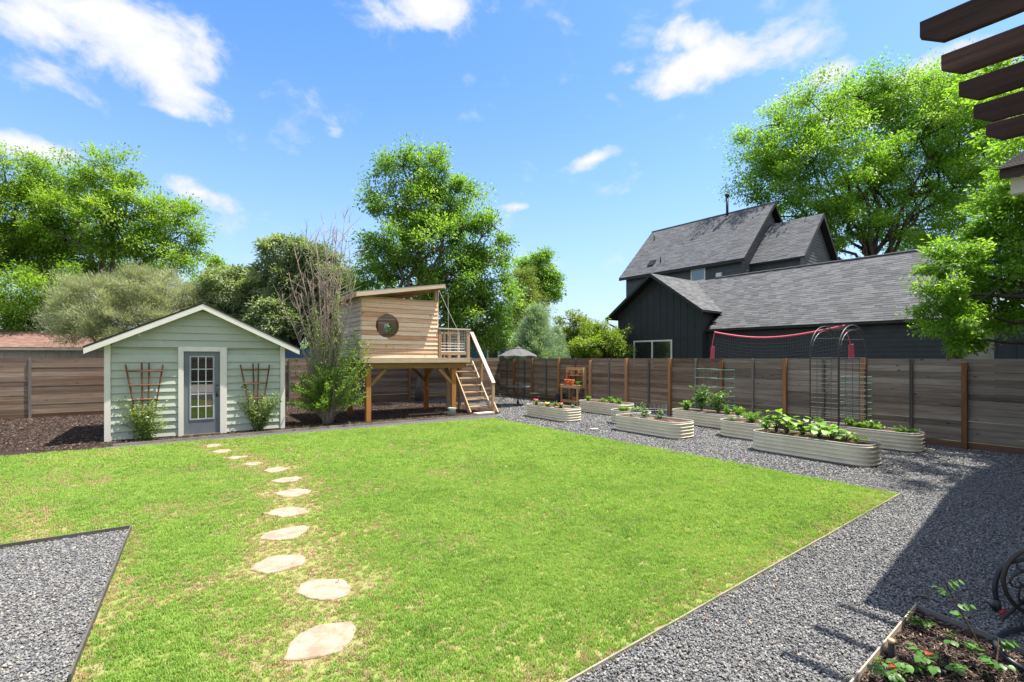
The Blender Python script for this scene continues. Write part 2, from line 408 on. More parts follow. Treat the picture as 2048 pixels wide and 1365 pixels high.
# ================================================================ GROUND
def sheet(name, poly, z, m, kind='structure', grid=0):
    me = bpy.data.meshes.new(name); me.from_pydata([(p[0], p[1], z) for p in poly], [], [tuple(range(len(poly)))]); me.update()
    bm = bmesh.new(); bm.from_mesh(me)
    for f in bm.faces:
        f.normal_update()
        if f.normal.z < 0: f.normal_flip()
    bm.to_mesh(me); bm.free(); me.materials.append(m); return tag(link(name, me), kind=kind)

def m_ground():
    m, ok = mat('ground'); n = NT(m); a = n.noise(n.coord('World'), .35, 6, .6); b = n.noise(n.coord('World'), 9, 4, .6)
    n.pbr(n.mix(b, n.ramp(a, [(.35, (.045, .06, .018)), (.65, (.09, .075, .045))]), (.05, .075, .02)), .95, b, .6, .03, spec=.1); return m
def m_turf():
    m, ok = mat('turf'); n = NT(m); a = n.noise(n.coord('World'), .55, 5, .65); b = n.noise(n.coord('World'), 45, 3, .7); c = n.noise(n.coord('World'), 5, 4, .65)
    col = n.ramp(a, [(.35, (.22, .28, .07)), (.62, (.31, .31, .11))])
    col = n.mix(n.mr(c, .5, .7), col, (.38, .29, .18)); col = n.mix(n.mr(b, .35, .7), n.mix(.45, col, (.03, .035, .012)), col)
    n.pbr(col, .95, b, .7, .02, spec=.1); return m
def m_gravel():
    m, ok = mat('slate_gravel'); n = NT(m); v = n.new('TexVoronoi'); n.L.new(n.coord('World', (1, 1, .3)), v.inputs['Vector']); v.inputs['Scale'].default_value = 68
    v.inputs['Randomness'].default_value = 1
    sx = n.new('SeparateColor'); n.L.new(v.outputs['Color'], sx.inputs[0])
    col = n.ramp(sx.outputs[0], [(0, (.085, .087, .09)), (.45, (.15, .151, .153)), (.8, (.225, .223, .22)), (1, (.31, .30, .285))])
    col = n.mix(n.mr(sx.outputs[1], .93, .96), col, (.2, .14, .09))
    ed = n.mr(v.outputs['Distance'], .25, .62, 0, 1); col = n.mix(ed, col, (.05, .05, .055))
    pa = n.noise(n.coord('World'), .8, 4, .6); col = n.mix(n.mr(pa, .4, .7, 0, .3), col, (.22, .20, .18))
    h = n.math('ADD', n.math('MULTIPLY', sx.outputs[2], .6), n.math('SUBTRACT', 1.0, v.outputs['Distance']))
    n.pbr(col, .75, h, 1.0, .012, spec=.35); return m
def m_mulch():
    m, ok = mat('bark_mulch'); n = NT(m); a = n.noise(n.coord('World', (1, 1, 1)), 42, 5, .75, 1.5); b = n.noise(n.coord('World'), 1.6, 4, .6)
    col = n.ramp(a, [(.3, (.012, .009, .008)), (.52, (.05, .036, .03)), (.75, (.13, .09, .07))]); col = n.mix(n.mr(b, .45, .75, 0, .45), col, (.11, .075, .055))
    n.pbr(col, .95, a, 1.0, .03, spec=.12); return m
sheet('ground', [(-420, -160), (420, -160), (420, 700), (-420, 700)], -.02, m_ground())
LA = G(0, 916); LB = G(985, 838); LC = G(1800, 990); LD = G(1140, 1365)
DD = (LD - LC).normalized(); LE = LD + DD * 7.0
LZ = LA + (LA - LB).normalized() * 9
lawn_poly = [tuple(LZ[:2]), tuple(LB[:2]), tuple(LC[:2]), tuple(LE[:2]), (LE.x - 6, LE.y - 12), (LZ.x - 2, LZ.y - 14)]
lg = [G(0, 1100), G(262, 1060), G(140, 1365)]
d1 = (lg[0] - lg[1]).normalized(); d2 = (lg[2] - lg[1]).normalized()
LG = [tuple((lg[1] + d1 * 7)[:2]), tuple(lg[1][:2]), tuple((lg[1] + d2 * 2.9)[:2]), tuple((lg[1] + d2 * 2.9 + d1 * 7)[:2])]
FC = Vector((-0.6, 23.7, 0)); FR = Vector((9.71, 9.1, 0)); FL = Vector((-15.3, 14.36, 0))        # fence corner, right end, left end
FRd = (FR - FC).normalized(); FLd = (FL - FC).normalized()
gp = [LB, LC, LE, LE + Vector((9, -5, 0)), FC + FRd * 27, FC + FRd * 0, FC + FLd * 26, LZ + Vector((0, 4, 0)), LZ]
sheet('gravel', [tuple(p[:2]) for p in gp], -.012, m_gravel())
sheet('lawn', lawn_poly, 0.0, m_turf())
sheet('gravel_patch', LG, 0.006, m_gravel())
MU = [G(188, 903), G(213, 893), G(575, 862), G(700, 852), G(990, 829), G(1003, 825), G(975, 817), G(905, 806), G(790, 803), G(640, 812)]
ML = [tuple(p[:2]) for p in [LZ + Vector((0, .25, 0)), G(0, 915.2), G(120, 907)] + MU] + [tuple((FC + FLd * 6.5)[:2]), tuple((FC + FLd * 26)[:2])]
sheet('mulch', ML, -.006, m_mulch())
BP = [G(1832, 1222), G(1715, 1365), G(2048, 1312)]
b1 = (BP[1] - BP[0]).normalized(); b2 = (BP[2] - BP[0]).normalized()
BED = [tuple(BP[0][:2]), tuple((BP[0] + b2 * 2.6)[:2]), tuple((BP[0] + b2 * 2.6 + b1 * 2.2)[:2]), tuple((BP[0] + b1 * 2.2)[:2])]
sheet('mulch_bed', BED, -.002, MATS['bark_mulch'])
sheet('patio', [(1.9, -1.6), (9, -1.6), (9, -9), (1.9, -9)], .012, paint('concrete', (.42, .40, .37), .8))

# metal edging strips: each straight run is one thing
m_edge = paint('edging_steel', (.29, .25, .20), .55, grime=.3, metal=.0)
m_edged = paint('edging_dark', (.10, .09, .08), .6, grime=.2)
def edging(pts, label, m=m_edge, h=.035, w=.012, base=-.01):
    o = MB()
    for a, b in zip(pts[:-1], pts[1:]):
        a = Vector(a[:2] + (0,)) if isinstance(a, tuple) else Vector((a[0], a[1], 0)); b = Vector((b[0], b[1], 0))
        n_ = max(1, int((b - a).length / 1.2)); prev = a
        for i in range(n_):
            q = a.lerp(b, (i + 1) / n_); wz = rnd.uniform(-.004, .005) if i < n_ - 1 else 0
            o.bar(prev + Vector((0, 0, base + h / 2)), q + Vector((0, 0, base + h / 2 + wz)), w, h); prev = q + Vector((0, 0, wz)) * 0
    ob = o.build('edging', m); return tag(ob, label, 'edging')
edging([LB, LC], 'thin metal edging between lawn and the gravel with raised beds', h=.03)
edging([LC, LE], 'long thin metal edging along the right side of the lawn towards the camera', h=.03)
edging([Vector(LG[0] + (0,)), Vector(LG[1] + (0,))], 'steel edging on the back side of the left gravel patch', m_edged, .06)
edging([Vector(LG[1] + (0,)), Vector(LG[2] + (0,))], 'steel edging on the right side of the left gravel patch', m_edged, .06)
edging([MU[1] + Vector((.1, .05, 0)), MU[2], MU[3], MU[4]], 'pale edging between mulch and gravel strip in front of treehouse', m_edge, .05)
tag(edging([Vector(BED[0] + (0,)), Vector(BED[3] + (0,))], 'pale steel edging on the left side of the small mulch bed by the hose', paint('edging_bright', (.5, .4, .3), .5), .06, .008))
edging([Vector(BED[0] + (0,)), Vector(BED[1] + (0,))], 'dark steel edging on the back side of the small mulch bed by the hose', paint('edging_grey', (.2, .19, .17), .5), .06, .008)

# ---- stepping stones
STONES = [[(566,1322),(578,1292),(600,1270),(640,1252),(705,1246),(713,1258),(704,1282),(680,1305),(640,1316),(600,1322)],
          [(592,1188),(600,1170),(625,1161),(685,1160),(703,1175),(697,1192),(665,1203),(640,1203),(612,1197)],
          [(500,1142),(510,1130),(545,1114),(606,1112),(611,1120),(605,1132),(575,1140),(535,1150)],
          [(518,1078),(530,1068),(570,1058),(610,1053),(622,1056),(612,1066),(585,1080),(545,1083)],
          [(531,1030),(548,1020),(588,1016),(612,1020),(619,1027),(590,1032),(566,1036)],
          [(548,988),(570,982),(600,979),(622,982),(619,988),(590,995),(566,996)],
          [(540,964),(560,958),(596,955),(605,957),(590,964),(566,967)],
          [(526,943),(545,937),(572,937),(578,939),(560,945),(540,947)],
          [(484,930),(500,926),(522,926),(526,928),(510,932),(490,932)],
          [(453,918),(468,914),(494,913),(497,914),(485,918),(462,920)],
          [(421,905),(440,901),(458,900),(463,903),(448,907),(430,907)],
          [(410,893),(425,889),(440,889),(444,892),(430,896),(415,896)]]
def m_stone():
    m, ok = mat('sandstone'); n = NT(m); a = n.noise(n.coord('World'), 90, 4, .7); b = n.noise(n.coord('World'), 7, 6, .7)
    col = n.ramp(a, [(.3, (.30, .215, .16)), (.6, (.42, .32, .245)), (.8, (.52, .42, .34))]); col = n.mix(n.mr(b, .42, .62, 0, .75), col, (.24, .155, .105))
    n.pbr(col, .85, a, .5, .004, spec=.2); return m
mst = m_stone(); stone_c = []
desc = ['largest sandstone slab in the lawn, nearest the camera', 'broad rounded sandstone slab just beyond the nearest one', 'pointed oval slab, third from the camera in the stone path',
        'slanting long slab, fourth from the camera in the stone path', 'fifth stepping stone from the camera, beside a bare dry patch', 'sixth stepping stone from the camera, middle of the path',
        'seventh stepping stone from the camera, flat and narrow', 'eighth stepping stone from the camera, set flush in green lawn', 'ninth stepping stone from the camera, small and thin',
        'tenth stepping stone from the camera where the path bends left', 'second last stepping stone before the garden shed', 'last tiny stepping stone nearest the shed door']
for i, pl in enumerate(STONES):
    w = [G(*p) for p in pl]; c = sum(w, Vector()) / len(w); stone_c.append(c)
    out = []
    for a, b in zip(w, w[1:] + w[:1]):                       # break the straight sides up a little
        for t in (0, .33, .66): out.append(a.lerp(b, t) + Vector((rnd.uniform(-1, 1), rnd.uniform(-1, 1), 0)) * .008 * (1 if t else .4))
    mb = MB(); k = len(out)
    mb.v = [tuple(p - c + Vector((0, 0, -.03))) for p in out] + [tuple(p - c + Vector((0, 0, .006))) for p in out] + [tuple((p - c) * .965 + Vector((0, 0, .013 + rnd.uniform(-.002, .002)))) for p in out] + [(0, 0, .015)]
    for j in range(k):
        j2 = (j + 1) % k; mb.f += [(j, j2, k + j2, k + j), (k + j, k + j2, 2*k + j2, 2*k + j), (2*k + j, 2*k + j2, 3*k)]
    o = mb.build('stepping_stone', mst, loc=c); tag(o, desc[i], 'stepping stone', 'stepping stones across the lawn')

# ---- grass
def dry_field(x, y):
    "how dry the turf is: around the stones, along the left patch, and in drifts"
    d = np.full(len(x), 9.0)
    for c in stone_c: d = np.minimum(d, np.hypot(x - c.x, (y - c.y)) - .22)
    base = np.exp(-(np.maximum(d, 0) / .17) ** 2) * .6
    e = dist_seg(x, y, LG[1], LG[2]); base += .5 * np.exp(-(e / .16) ** 2)
    # cheap value noise
    n = sum(np.sin(x * a + y * b + c) * w for a, b, c, w in ((1.9, 1.1, .3, .5), (-1.3, 2.3, 1.7, .5), (4.1, -3.3, .2, .35), (3.2, 5.1, 4, .35), (8.3, 7.1, 1, .25), (-9.7, 6.6, 2, .25)))
    left = 1 / (1 + np.exp((x + .9) * 1.6)) * np.clip(1.25 - (y - 2.5) / 8, .12, 1)
    edge = .35 * np.exp(-(dist_seg(x, y, LC, LE) / .25) ** 2)
    return np.clip(base + edge + left * np.clip(.22 + .42 * n, 0, .9) + np.clip(n - .9, 0, 1) * .12 + .01, 0, 1)
def blade_variant(nb, hgt, rad, seed, wid=.0035, lean=.5):
    g = random.Random(seed); v = []; f = []
    for _ in range(nb):
        a = g.uniform(0, 6.28); r = rad * g.random() ** .5; x, y = r * math.cos(a), r * math.sin(a); t = g.uniform(0, 6.28)
        h = hgt * g.uniform(.55, 1.15); lx, ly = lean * h * g.uniform(.2, 1.3) * math.cos(t), lean * h * g.uniform(.2, 1.3) * math.sin(t)
        s = t + 1.57 + g.uniform(-.6, .6); wx, wy = wid * math.cos(s), wid * math.sin(s); b = len(v)
        v += [(x - wx, y - wy, 0), (x + wx, y + wy, 0), (x + wx * .8 + lx * .45, y + wy * .8 + ly * .45, h * .6), (x - wx * .8 + lx * .45, y - wy * .8 + ly * .45, h * .6), (x + lx * 1.25, y + ly * 1.25, h)]
        f += [(b, b + 1, b + 2, b + 3), (b + 3, b + 2, b + 4)]
    return v, f
def m_grass(name, dry):
    m, ok = mat(name); n = NT(m); w = n.coord('World'); a = n.noise(w, .7, 4, .6); b = n.noise(w, 4.5, 5, .7); r = n.rand()
    if dry: col = n.ramp(r, [(0, (.33, .22, .13)), (.6, (.56, .43, .28)), (1, (.42, .36, .18))])
    else:
        col = n.ramp(n.math('ADD', n.math('MULTIPLY', a, .45), n.math('MULTIPLY', b, .55)), [(.37, (.165, .305, .045)), (.5, (.275, .43, .072)), (.64, (.39, .50, .12))])
        col = n.mix(n.math('MULTIPLY', r, .5), col, (.31, .44, .13)); col = n.mix(n.mr(r, .96, .98), col, (.40, .36, .16))
    p = n.new('BsdfPrincipled'); n.L.new(col, p.inputs['Base Color']); p.inputs['Roughness'].default_value = .55; p.inputs['Specular IOR Level'].default_value = .25
    t = n.new('BsdfTranslucent'); n.L.new(n.mix(1.0, col, (1.2, 1.25, .8, 1), 'MULTIPLY'), t.inputs[0])
    x = n.new('MixShader'); x.inputs[0].default_value = .45; n.L.new(p.outputs[0], x.inputs[1]); n.L.new(t.outputs[0], x.inputs[2]); n.L.new(x.outputs[0], n.out.inputs[0]); return m
def in_lawn(x, y):
    ok = inside(lawn_poly, x, y) & ~inside(LG, x, y)
    for pl in STONES:
        w = [G(*p) for p in pl]; c = sum(w, Vector()) / len(w); ok &= ~inside([((p - c) * .97 + c)[:2] for p in w], x, y)
    return ok
def view_ok(x, y, pad=.6):
    return (np.abs(x) < 1.09 * y + pad) & (y > 2.2)
def sample(dens, ylo, yhi, xlo=-18, xhi=13):
    n = int(dens * (xhi - xlo) * (yhi - ylo)); return rng.uniform(xlo, xhi, n), rng.uniform(ylo, yhi, n)
gx, gy, gs = [], [], []
for (dens, y0, y1, s) in ((1900, 2.3, 5.0, .9), (1100, 5.0, 8.0, 1.15), (520, 8.0, 16, 1.6)):
    x, y = sample(dens, y0, y1, -16, 8); k = in_lawn(x, y) & view_ok(x, y); gx.append(x[k]); gy.append(y[k]); gs.append(np.full(k.sum(), s))
gx, gy, gs = map(np.concatenate, (gx, gy, gs)); dr = dry_field(gx, gy)
kind_r = rng.random(len(gx)); isdry = kind_r < dr * .8; keep = (rng.random(len(gx)) > dr * .6)
def put_grass(name, k, mt, hgt, label):
    n = k.sum(); pts = np.stack([gx[k], gy[k], np.zeros(n)], 1)
    rot = np.stack([rng.normal(0, .12, n), rng.normal(0, .12, n), rng.uniform(0, 6.28, n)], 1)
    scatter(name, [blade_variant(16, hgt, .032, 10 + i) for i in range(6)], pts, rot, gs[k] * rng.uniform(.7, 1.25, n) * (1 - .3 * dr[k]), rng.integers(0, 6, n), mt, label)
put_grass('grass', keep & ~isdry, m_grass('grass_green', False), .028, 'short bright green turf grass of the lawn')
put_grass('dry_grass', keep & isdry, m_grass('grass_dry', True), .026, 'dry straw coloured blades between the green turf')

# ---- loose stones on the gravel
def pebble(seed, flat=.55):
    g = random.Random(seed); bm = bmesh.new(); bmesh.ops.create_icosphere(bm, subdivisions=2, radius=1)
    keep_ = g.sample(range(42), 16)
    v = [Vector((q.co.x * g.uniform(.75, 1.25), q.co.y * g.uniform(.6, 1.0), q.co.z * flat * g.uniform(.7, 1.2))) for q in bm.verts]
    hull = bmesh.new()
    for i in keep_: hull.verts.new(v[i])
    bmesh.ops.convex_hull(hull, input=hull.verts)
    loose = [q for q in hull.verts if not q.link_faces]; bmesh.ops.delete(hull, geom=loose, context='VERTS')
    hull.verts.ensure_lookup_table(); hull.verts.index_update()
    vv = [tuple(q.co) for q in hull.verts]; ff = [tuple(q.index for q in f.verts) for f in hull.faces]; bm.free(); hull.free(); return vv, ff
def m_pebble():
    m, ok = mat('slate_chip'); n = NT(m); r = n.rand(); a = n.noise(n.coord('World'), 60, 3, .6)
    col = n.ramp(r, [(0, (.085, .087, .09)), (.3, (.135, .137, .14)), (.7, (.19, .19, .189)), (.93, (.265, .262, .255)), (.975, (.32, .26, .20)), (1, (.38, .36, .33))])
    n.pbr(col, .7, a, .3, .003, spec=.4); return m
mp_ = m_pebble()
right_poly = [LB[:2], LC[:2], LE[:2], (LE + Vector((9, -5, 0)))[:2], (FC + FRd * 27)[:2], FC[:2], G(1003, 825)[:2]]
px_, py_, ps_ = [], [], []
for (dens, y0, y1, s) in ((7800, 2.3, 4.6, .8), (4600, 4.6, 7.5, 1.0), (1700, 7.5, 12, 1.4), (400, 12, 23, 2.1)):
    x, y = sample(dens, y0, y1, -4, 13); k = inside(right_poly, x, y) & ~inside(BED, x, y) & view_ok(x, y); px_.append(x[k]); py_.append(y[k]); ps_.append(np.full(k.sum(), s))
x, y = sample(6500, 2.2, 6, -7, -1); k = inside(LG, x, y) & view_ok(x, y); px_.append(x[k]); py_.append(y[k]); ps_.append(np.full(k.sum(), .85))
px_, py_, ps_ = map(np.concatenate, (px_, py_, ps_)); n_ = len(px_)
scatter('gravel_stones', [pebble(i) for i in range(7)], np.stack([px_, py_, rng.uniform(-.008, .006, n_) + np.where(ps_ == .85, .012, 0)], 1),
        np.stack([rng.normal(0, .35, n_), rng.normal(0, .35, n_), rng.uniform(0, 6.28, n_)], 1), ps_ * .0098 * rng.uniform(.6, 1.45, n_), rng.integers(0, 7, n_), mp_, 'blue grey slate chippings lying loose on the gravel')
# ---- mulch shreds
def shred(seed):
    g = random.Random(seed); m_ = MB(); l = g.uniform(.6, 1.4); m_.bar((-l, 0, 0), (l * .2, g.uniform(-.2, .2), g.uniform(0, .2)), .3, .12); m_.bar((l * .2, 0, .05), (l, g.uniform(-.3, .3), 0), .22, .1)
    return m_.v, m_.f
def m_shred():
    m, ok = mat('mulch_shred'); n = NT(m); n.pbr(n.ramp(n.rand(), [(0, (.02, .014, .012)), (.5, (.07, .05, .042)), (.85, (.14, .10, .08)), (1, (.30, .22, .16))]), .9, spec=.15); return m
msh = m_shred()
x, y = sample(3800, 2.2, 4.4, 1.5, 5); k = inside(BED, x, y) & view_ok(x, y); sx_, sy_, sz_ = [x[k]], [y[k]], [np.full(k.sum(), .02)]
x, y = sample(420, 9, 22, -17, 0); k = inside(ML, x, y) & view_ok(x, y) & ~((x > -10) & (x < -4.5) & (y < 9.5)); sx_.append(x[k]); sy_.append(y[k]); sz_.append(np.full(k.sum(), .032))
sx_, sy_, sz_ = map(np.concatenate, (sx_, sy_, sz_)); n_ = len(sx_)
scatter('mulch_chips', [shred(i) for i in range(6)], np.stack([sx_, sy_, rng.uniform(0, .02, n_)], 1), np.stack([rng.normal(0, .3, n_), rng.normal(0, .3, n_), rng.uniform(0, 6.28, n_)], 1),
        sz_ * rng.uniform(.5, 1.5, n_), rng.integers(0, 6, n_), msh, 'shredded brown bark mulch lying on the beds')
# fallen leaves here and there
def dead_leaf(seed):
    g = random.Random(seed); return [(-1, 0, .1), (0, .45, .25), (1, 0, .05), (0, -.45, .2)], [(0, 1, 2), (0, 2, 3)]
m_dl, _ = mat('dead_leaf'); _n = NT(m_dl); _n.pbr(_n.ramp(_n.rand(), [(0, (.10, .05, .025)), (.5, (.26, .13, .05)), (.8, (.35, .10, .04)), (1, (.42, .30, .14))]), .8)
x, y = sample(2.2, 2.4, 10, -9, 8); k = view_ok(x, y); x, y = x[k], y[k]; n_ = len(x)
scatter('fallen_leaves', [dead_leaf(1), dead_leaf(2)], np.stack([x, y, np.full(n_, .03)], 1), np.stack([rng.normal(0, .3, n_), rng.normal(0, .3, n_), rng.uniform(0, 6.28, n_)], 1), rng.uniform(.012, .028, n_), rng.integers(0, 2, n_), m_dl, 'few dry brown leaves scattered on lawn and gravel')

# ================================================================ FENCES
w_fence = wood('fence_wood', [(0, (.055, .036, .026)), (.35, (.145, .10, .070)), (.65, (.235, .17, .122)), (1, (.40, .31, .235))], 'x', warm=(.15, .08, .045), vary=.24)
w_fence_grey = wood('fence_wood_grey', [(0, (.065, .05, .038)), (.35, (.17, .136, .108)), (.65, (.27, .222, .182)), (1, (.42, .36, .305))], 'x', warm=(.17, .12, .085), vary=.22)
w_post = wood('post_wood', [(0, (.15, .065, .025)), (.5, (.32, .16, .065)), (1, (.46, .27, .14))], 'z', knots=False)
w_postg = wood('post_grey', [(0, (.05, .045, .04)), (.5, (.12, .11, .10)), (1, (.2, .19, .175))], 'z', knots=False)
w_rot = wood('kick_board', [(0, (.05, .025, .016)), (.5, (.12, .06, .036)), (1, (.2, .12, .08))], 'x')
FH = 1.835
def tq(px, O, D):
    c = (px - CX) / F; return (c * O.y - O.x) / (D.x - c * D.y)
def fence_run(name, label, O, D, stops, posts, side, boards=13, bm_=None):
    "O origin, D direction; stops: where boards end; posts: [(s, kind)]; side: +1 puts posts to the left of D"
    ang = math.atan2(D.y, D.x); t = thing(name, label, 'fence', (O.x, O.y, 0), ang); hgt = FH / boards; cache = {}
    for a, b in zip(stops[:-1], stops[1:]):
        L_ = round(b - a - .008, 3)
        for k in range(boards):
            mk = w_rot if k == 0 else (bm_(a) if bm_ else w_fence); key = (L_, mk.name)
            if key not in cache:
                m_ = MB(); nseg = 5
                for i in range(nseg):          # very slightly bowed, edges never dead straight
                    pass
                m_.box(0, L_, -.0125, .0125, 0, hgt - .007); cache[key] = m_.mesh('fence_board', mk)
            o = link('fence_board', cache[key], t, (a + .004 + rnd.uniform(-.002, .002), rnd.uniform(-.005, .005), k * hgt + rnd.uniform(-.0015, .0015)), (rnd.uniform(-.025, .025), rnd.uniform(-.0012, .0012), 0))
    for (s, kind, top) in posts:
        m_ = MB()
        if kind == 'brown': m_.box(-.045, .045, -.045, .045, 0, 1); mt = w_post
        else: m_.box(-.03, .03, -.02, .02, 0, 1); mt = w_postg
        off = (.0125 + (.047 if kind == 'brown' else .022) + .006) * side
        o = m_.build('fence_post', mt, t, loc=(s, off, -.02), bevel=.004); o.scale = (1, 1, top + .02); o['label'] = 'warm brown square post' if kind == 'brown' else 'narrow grey post'
    return t
brown = [1030, 1066.6, 1120, 1183, 1255, 1342, 1446, 1572, 1728, 1931]; grey = [1015, 1050, 1093.6, 1152, 1219, 1298.7, 1393, 1507, 1648, 1823.6]
sb = [tq(p, FC, FRd) for p in brown]; sg = [tq(p, FC, FRd) for p in grey]
far_ = sb[-1] + 2.35; stops = [0.03] + sb + [far_, far_ + 2.4]
posts = [(s, 'brown', 1.83 if i % 3 else 1.76) for i, s in enumerate(sb)] + [(s, 'grey', 1.83) for s in sg] + [(far_, 'brown', 1.83), (sb[-1] + 1.2, 'grey', 1.83)]
fence_run('board_fence', 'dark weathered horizontal board fence along the right side behind the raised beds', FC, FRd, stops, posts, -1, bm_=lambda a: w_fence_grey if a > 11.5 else w_fence)
# the same fence turns left behind the treehouse and shed
LLd = FLd; total = 24.0; s_l = []; s = 0.0
sp60 = tq(60.5, FC, FLd); st = [sp60 - 2.42 * k for k in range(int(sp60 // 2.42) + 1)][::-1]; st = [0.03] + [q for q in st if q > .6] + [sp60 + 2.42, sp60 + 4.84]
posts = [(q, 'brown' if i % 3 == 1 else 'grey', 1.83) for i, q in enumerate(st[1:])]
fence_run('back_fence', 'dark horizontal board fence across the back behind the shed and treehouse', FC, FLd, st, posts, 1)

# ================================================================ GARDEN SHED
sage = paint('sage_paint', (.395, .435, .36), .55, vary=.03, grime=.05)
white = paint('white_trim', (.66, .64, .58), .5, grime=.05)
SH_O = Vector((-8.93, 10.51, 0)); SW = 3.62
def build_shed():
    t = thing('garden_shed', 'sage green lap sided garden shed with white trim and glazed blue grey door', 'shed', SH_O, UA)
    D = 3.0
    rz = lambda x: 2.20 + .5 * min(x, SW - x)                       # underside of roof
    core = MB(); core.prism([(0.01, 0), (SW - .01, 0), (SW - .01, 2.12), (SW / 2, 2.12 + SW / 4 - .01), (0.01, 2.12)], .05, .09, 'y')
    core.box(.01, .05, .09, D, 0, 2.12); core.box(SW - .05, SW - .01, .09, D, 0, 2.12); core.box(.05, SW - .05, D - .04, D, 0, 2.12)
    core.build('wall', sage, t)
    ex = .172; i = 0; z = .03
    while z < 3.05:
        z1 = z + ex
        def xl(zz): return max(.115, (zz - 2.17) * 2 + .02)
        segs = [(0, 0)]
        if z > 2.06: segs = ['full']
        elif z1 > 2.06: segs = ['full']
        else: segs = ['l', 'r']
        for sgm in segs:
            for part in (0,):
                b0, b1 = xl(z), xl(z1)
                if sgm == 'full': x0, x1, x2, x3 = b0, SW - b0, SW - b1, b1
                elif sgm == 'l': x0, x1, x2, x3 = b0, 1.33, 1.33, b1
                else: x0, x1, x2, x3 = 2.315, SW - b0, SW - b1, 2.315
                if x1 - x0 < .12 or (sgm == 'full' and x2 - x3 < .02): continue
                zb = z if sgm != 'full' or z > 2.06 else 2.065
                m_ = MB(); yb, yt = -.012, .022                    # bottom edge proud, top tucked under the next
                m_.hexa([(x0, yb, zb), (x1, yb, zb), (x1, .05, zb), (x0, .05, zb), (x3, yt, z1), (x2, yt, z1), (x2, .05, z1), (x3, .05, z1)])
                m_.build('siding_board', sage, t)
        z = z1; i += 1
    MB().box(0, .11, -.024, .05, 0, 2.16).build('corner_board', white, t, bevel=.004); MB().box(SW - .11, SW, -.024, .05, 0, 2.16).build('corner_board', white, t, bevel=.004)
    # roof: two slopes, white rakes, shingle edge
    OV = .25; xo = .31; zr = lambda x: 2.235 + .5 * x; ap = SW / 2
    shg = shingle_mat('shed_shingle', [(0, (.035, .03, .028)), (.5, (.085, .075, .07)), (1, (.16, .14, .13))])
    rf = MB()
    for sgn in (0, 1):
        fx = (lambda x: x) if sgn == 0 else (lambda x: SW - x)
        a, b = (-xo, zr(-xo)), (ap, zr(ap))
        rf.hexa([(fx(a[0]), -OV, a[1] - .02), (fx(b[0]), -OV, b[1] - .02), (fx(b[0]), D + .2, b[1] - .02), (fx(a[0]), D + .2, a[1] - .02),
                 (fx(a[0]) + (-.015 if sgn == 0 else .015), -OV - .015, a[1] + .012), (fx(b[0]), -OV - .015, b[1] + .016), (fx(b[0]), D + .2, b[1] + .016), (fx(a[0]) + (-.015 if sgn == 0 else .015), D + .2, a[1] + .012)])
    roof = rf.build('roof', shg, t)
    sof = MB()
    for sgn in (0, 1):
        fx = (lambda x: x) if sgn == 0 else (lambda x: SW - x)
        sof.hexa([(fx(-xo + .03), -OV + .03, zr(-xo) - .055), (fx(ap), -OV + .03, zr(ap) - .07), (fx(ap), D, zr(ap) - .07), (fx(-xo + .03), D, zr(-xo) - .055),
                  (fx(-xo + .03), -OV + .03, zr(-xo) - .024), (fx(ap), -OV + .03, zr(ap) - .024), (fx(ap), D, zr(ap) - .024), (fx(-xo + .03), D, zr(-xo) - .024)])
    sof.build('soffit', sage, t)
    for sgn in (0, 1):
        fx = (lambda x: x) if sgn == 0 else (lambda x: SW - x); m_ = MB(); h = .125
        m_.hexa([(fx(-xo), -OV - .004, zr(-xo) - h - .022), (fx(ap), -OV - .004, zr(ap) - h - .022), (fx(ap), -OV + .022, zr(ap) - h - .022), (fx(-xo), -OV + .022, zr(-xo) - h - .022),
                 (fx(-xo), -OV - .004, zr(-xo) - .022), (fx(ap), -OV - .004, zr(ap) - .022), (fx(ap), -OV + .022, zr(ap) - .022), (fx(-xo), -OV + .022, zr(-xo) - .022)])
        m_.build('rake_board', white, t)
    for xx in (.62, 2.98):                                          # cup hooks under the rakes
        MB().tube([(xx, -OV + .04, zr(min(xx, SW - xx)) - .14), (xx, -OV + .04, zr(min(xx, SW - xx)) - .2), (xx + .03, -OV + .04, zr(min(xx, SW - xx)) - .21)], .006, 5).build('hook', white, roof)
    # door
    x0, x1, zt = 1.436, 2.169, 2.0
    fr = MB(); fr.box(x0 - .105, x0, -.032, .05, 0, zt + .11); fr.box(x1, x1 + .145, -.032, .05, 0, zt + .11); fr.box(x0, x1, -.030, .05, zt, zt + .112); fr.build('door_frame', white, t, bevel=.004)
    dg = paint('door_paint', (.145, .165, .185), .42, vary=.02, grime=.08)
    gx0, gx1, gz0, gz1 = x0 + .135, x1 - .135, .385, 1.875
    dr_ = MB(); y0, y1 = .018, .058
    dr_.box(x0 + .004, gx0, y0, y1, .03, zt - .004); dr_.box(gx1, x1 - .004, y0, y1, .03, zt - .004); dr_.box(gx0, gx1, y0, y1, .03, gz0); dr_.box(gx0, gx1, y0, y1, gz1, zt - .004)
    door = dr_.build('door', dg, t, bevel=.003)
    tr = MB(); 
    for (a, b, c, d) in ((gx0 - .02, gx0 + .012, gz0 - .02, gz1 + .02), (gx1 - .012, gx1 + .02, gz0 - .02, gz1 + .02)): tr.box(a, b, y0 - .012, y0 + .004, c, d)
    tr.box(gx0 + .012, gx1 - .012, y0 - .012, y0 + .004, gz0 - .02, gz0 + .012); tr.box(gx0 + .012, gx1 - .012, y0 - .012, y0 + .004, gz1 - .012, gz1 + .02); tr.build('glass_frame', paint('door_trim', (.34, .38, .42), .4), door)
    mu = MB(); ww = (gx1 - gx0) / 3; hh = (gz1 - gz0) / 5; wt = paint('muntin', (.62, .64, .64), .4)
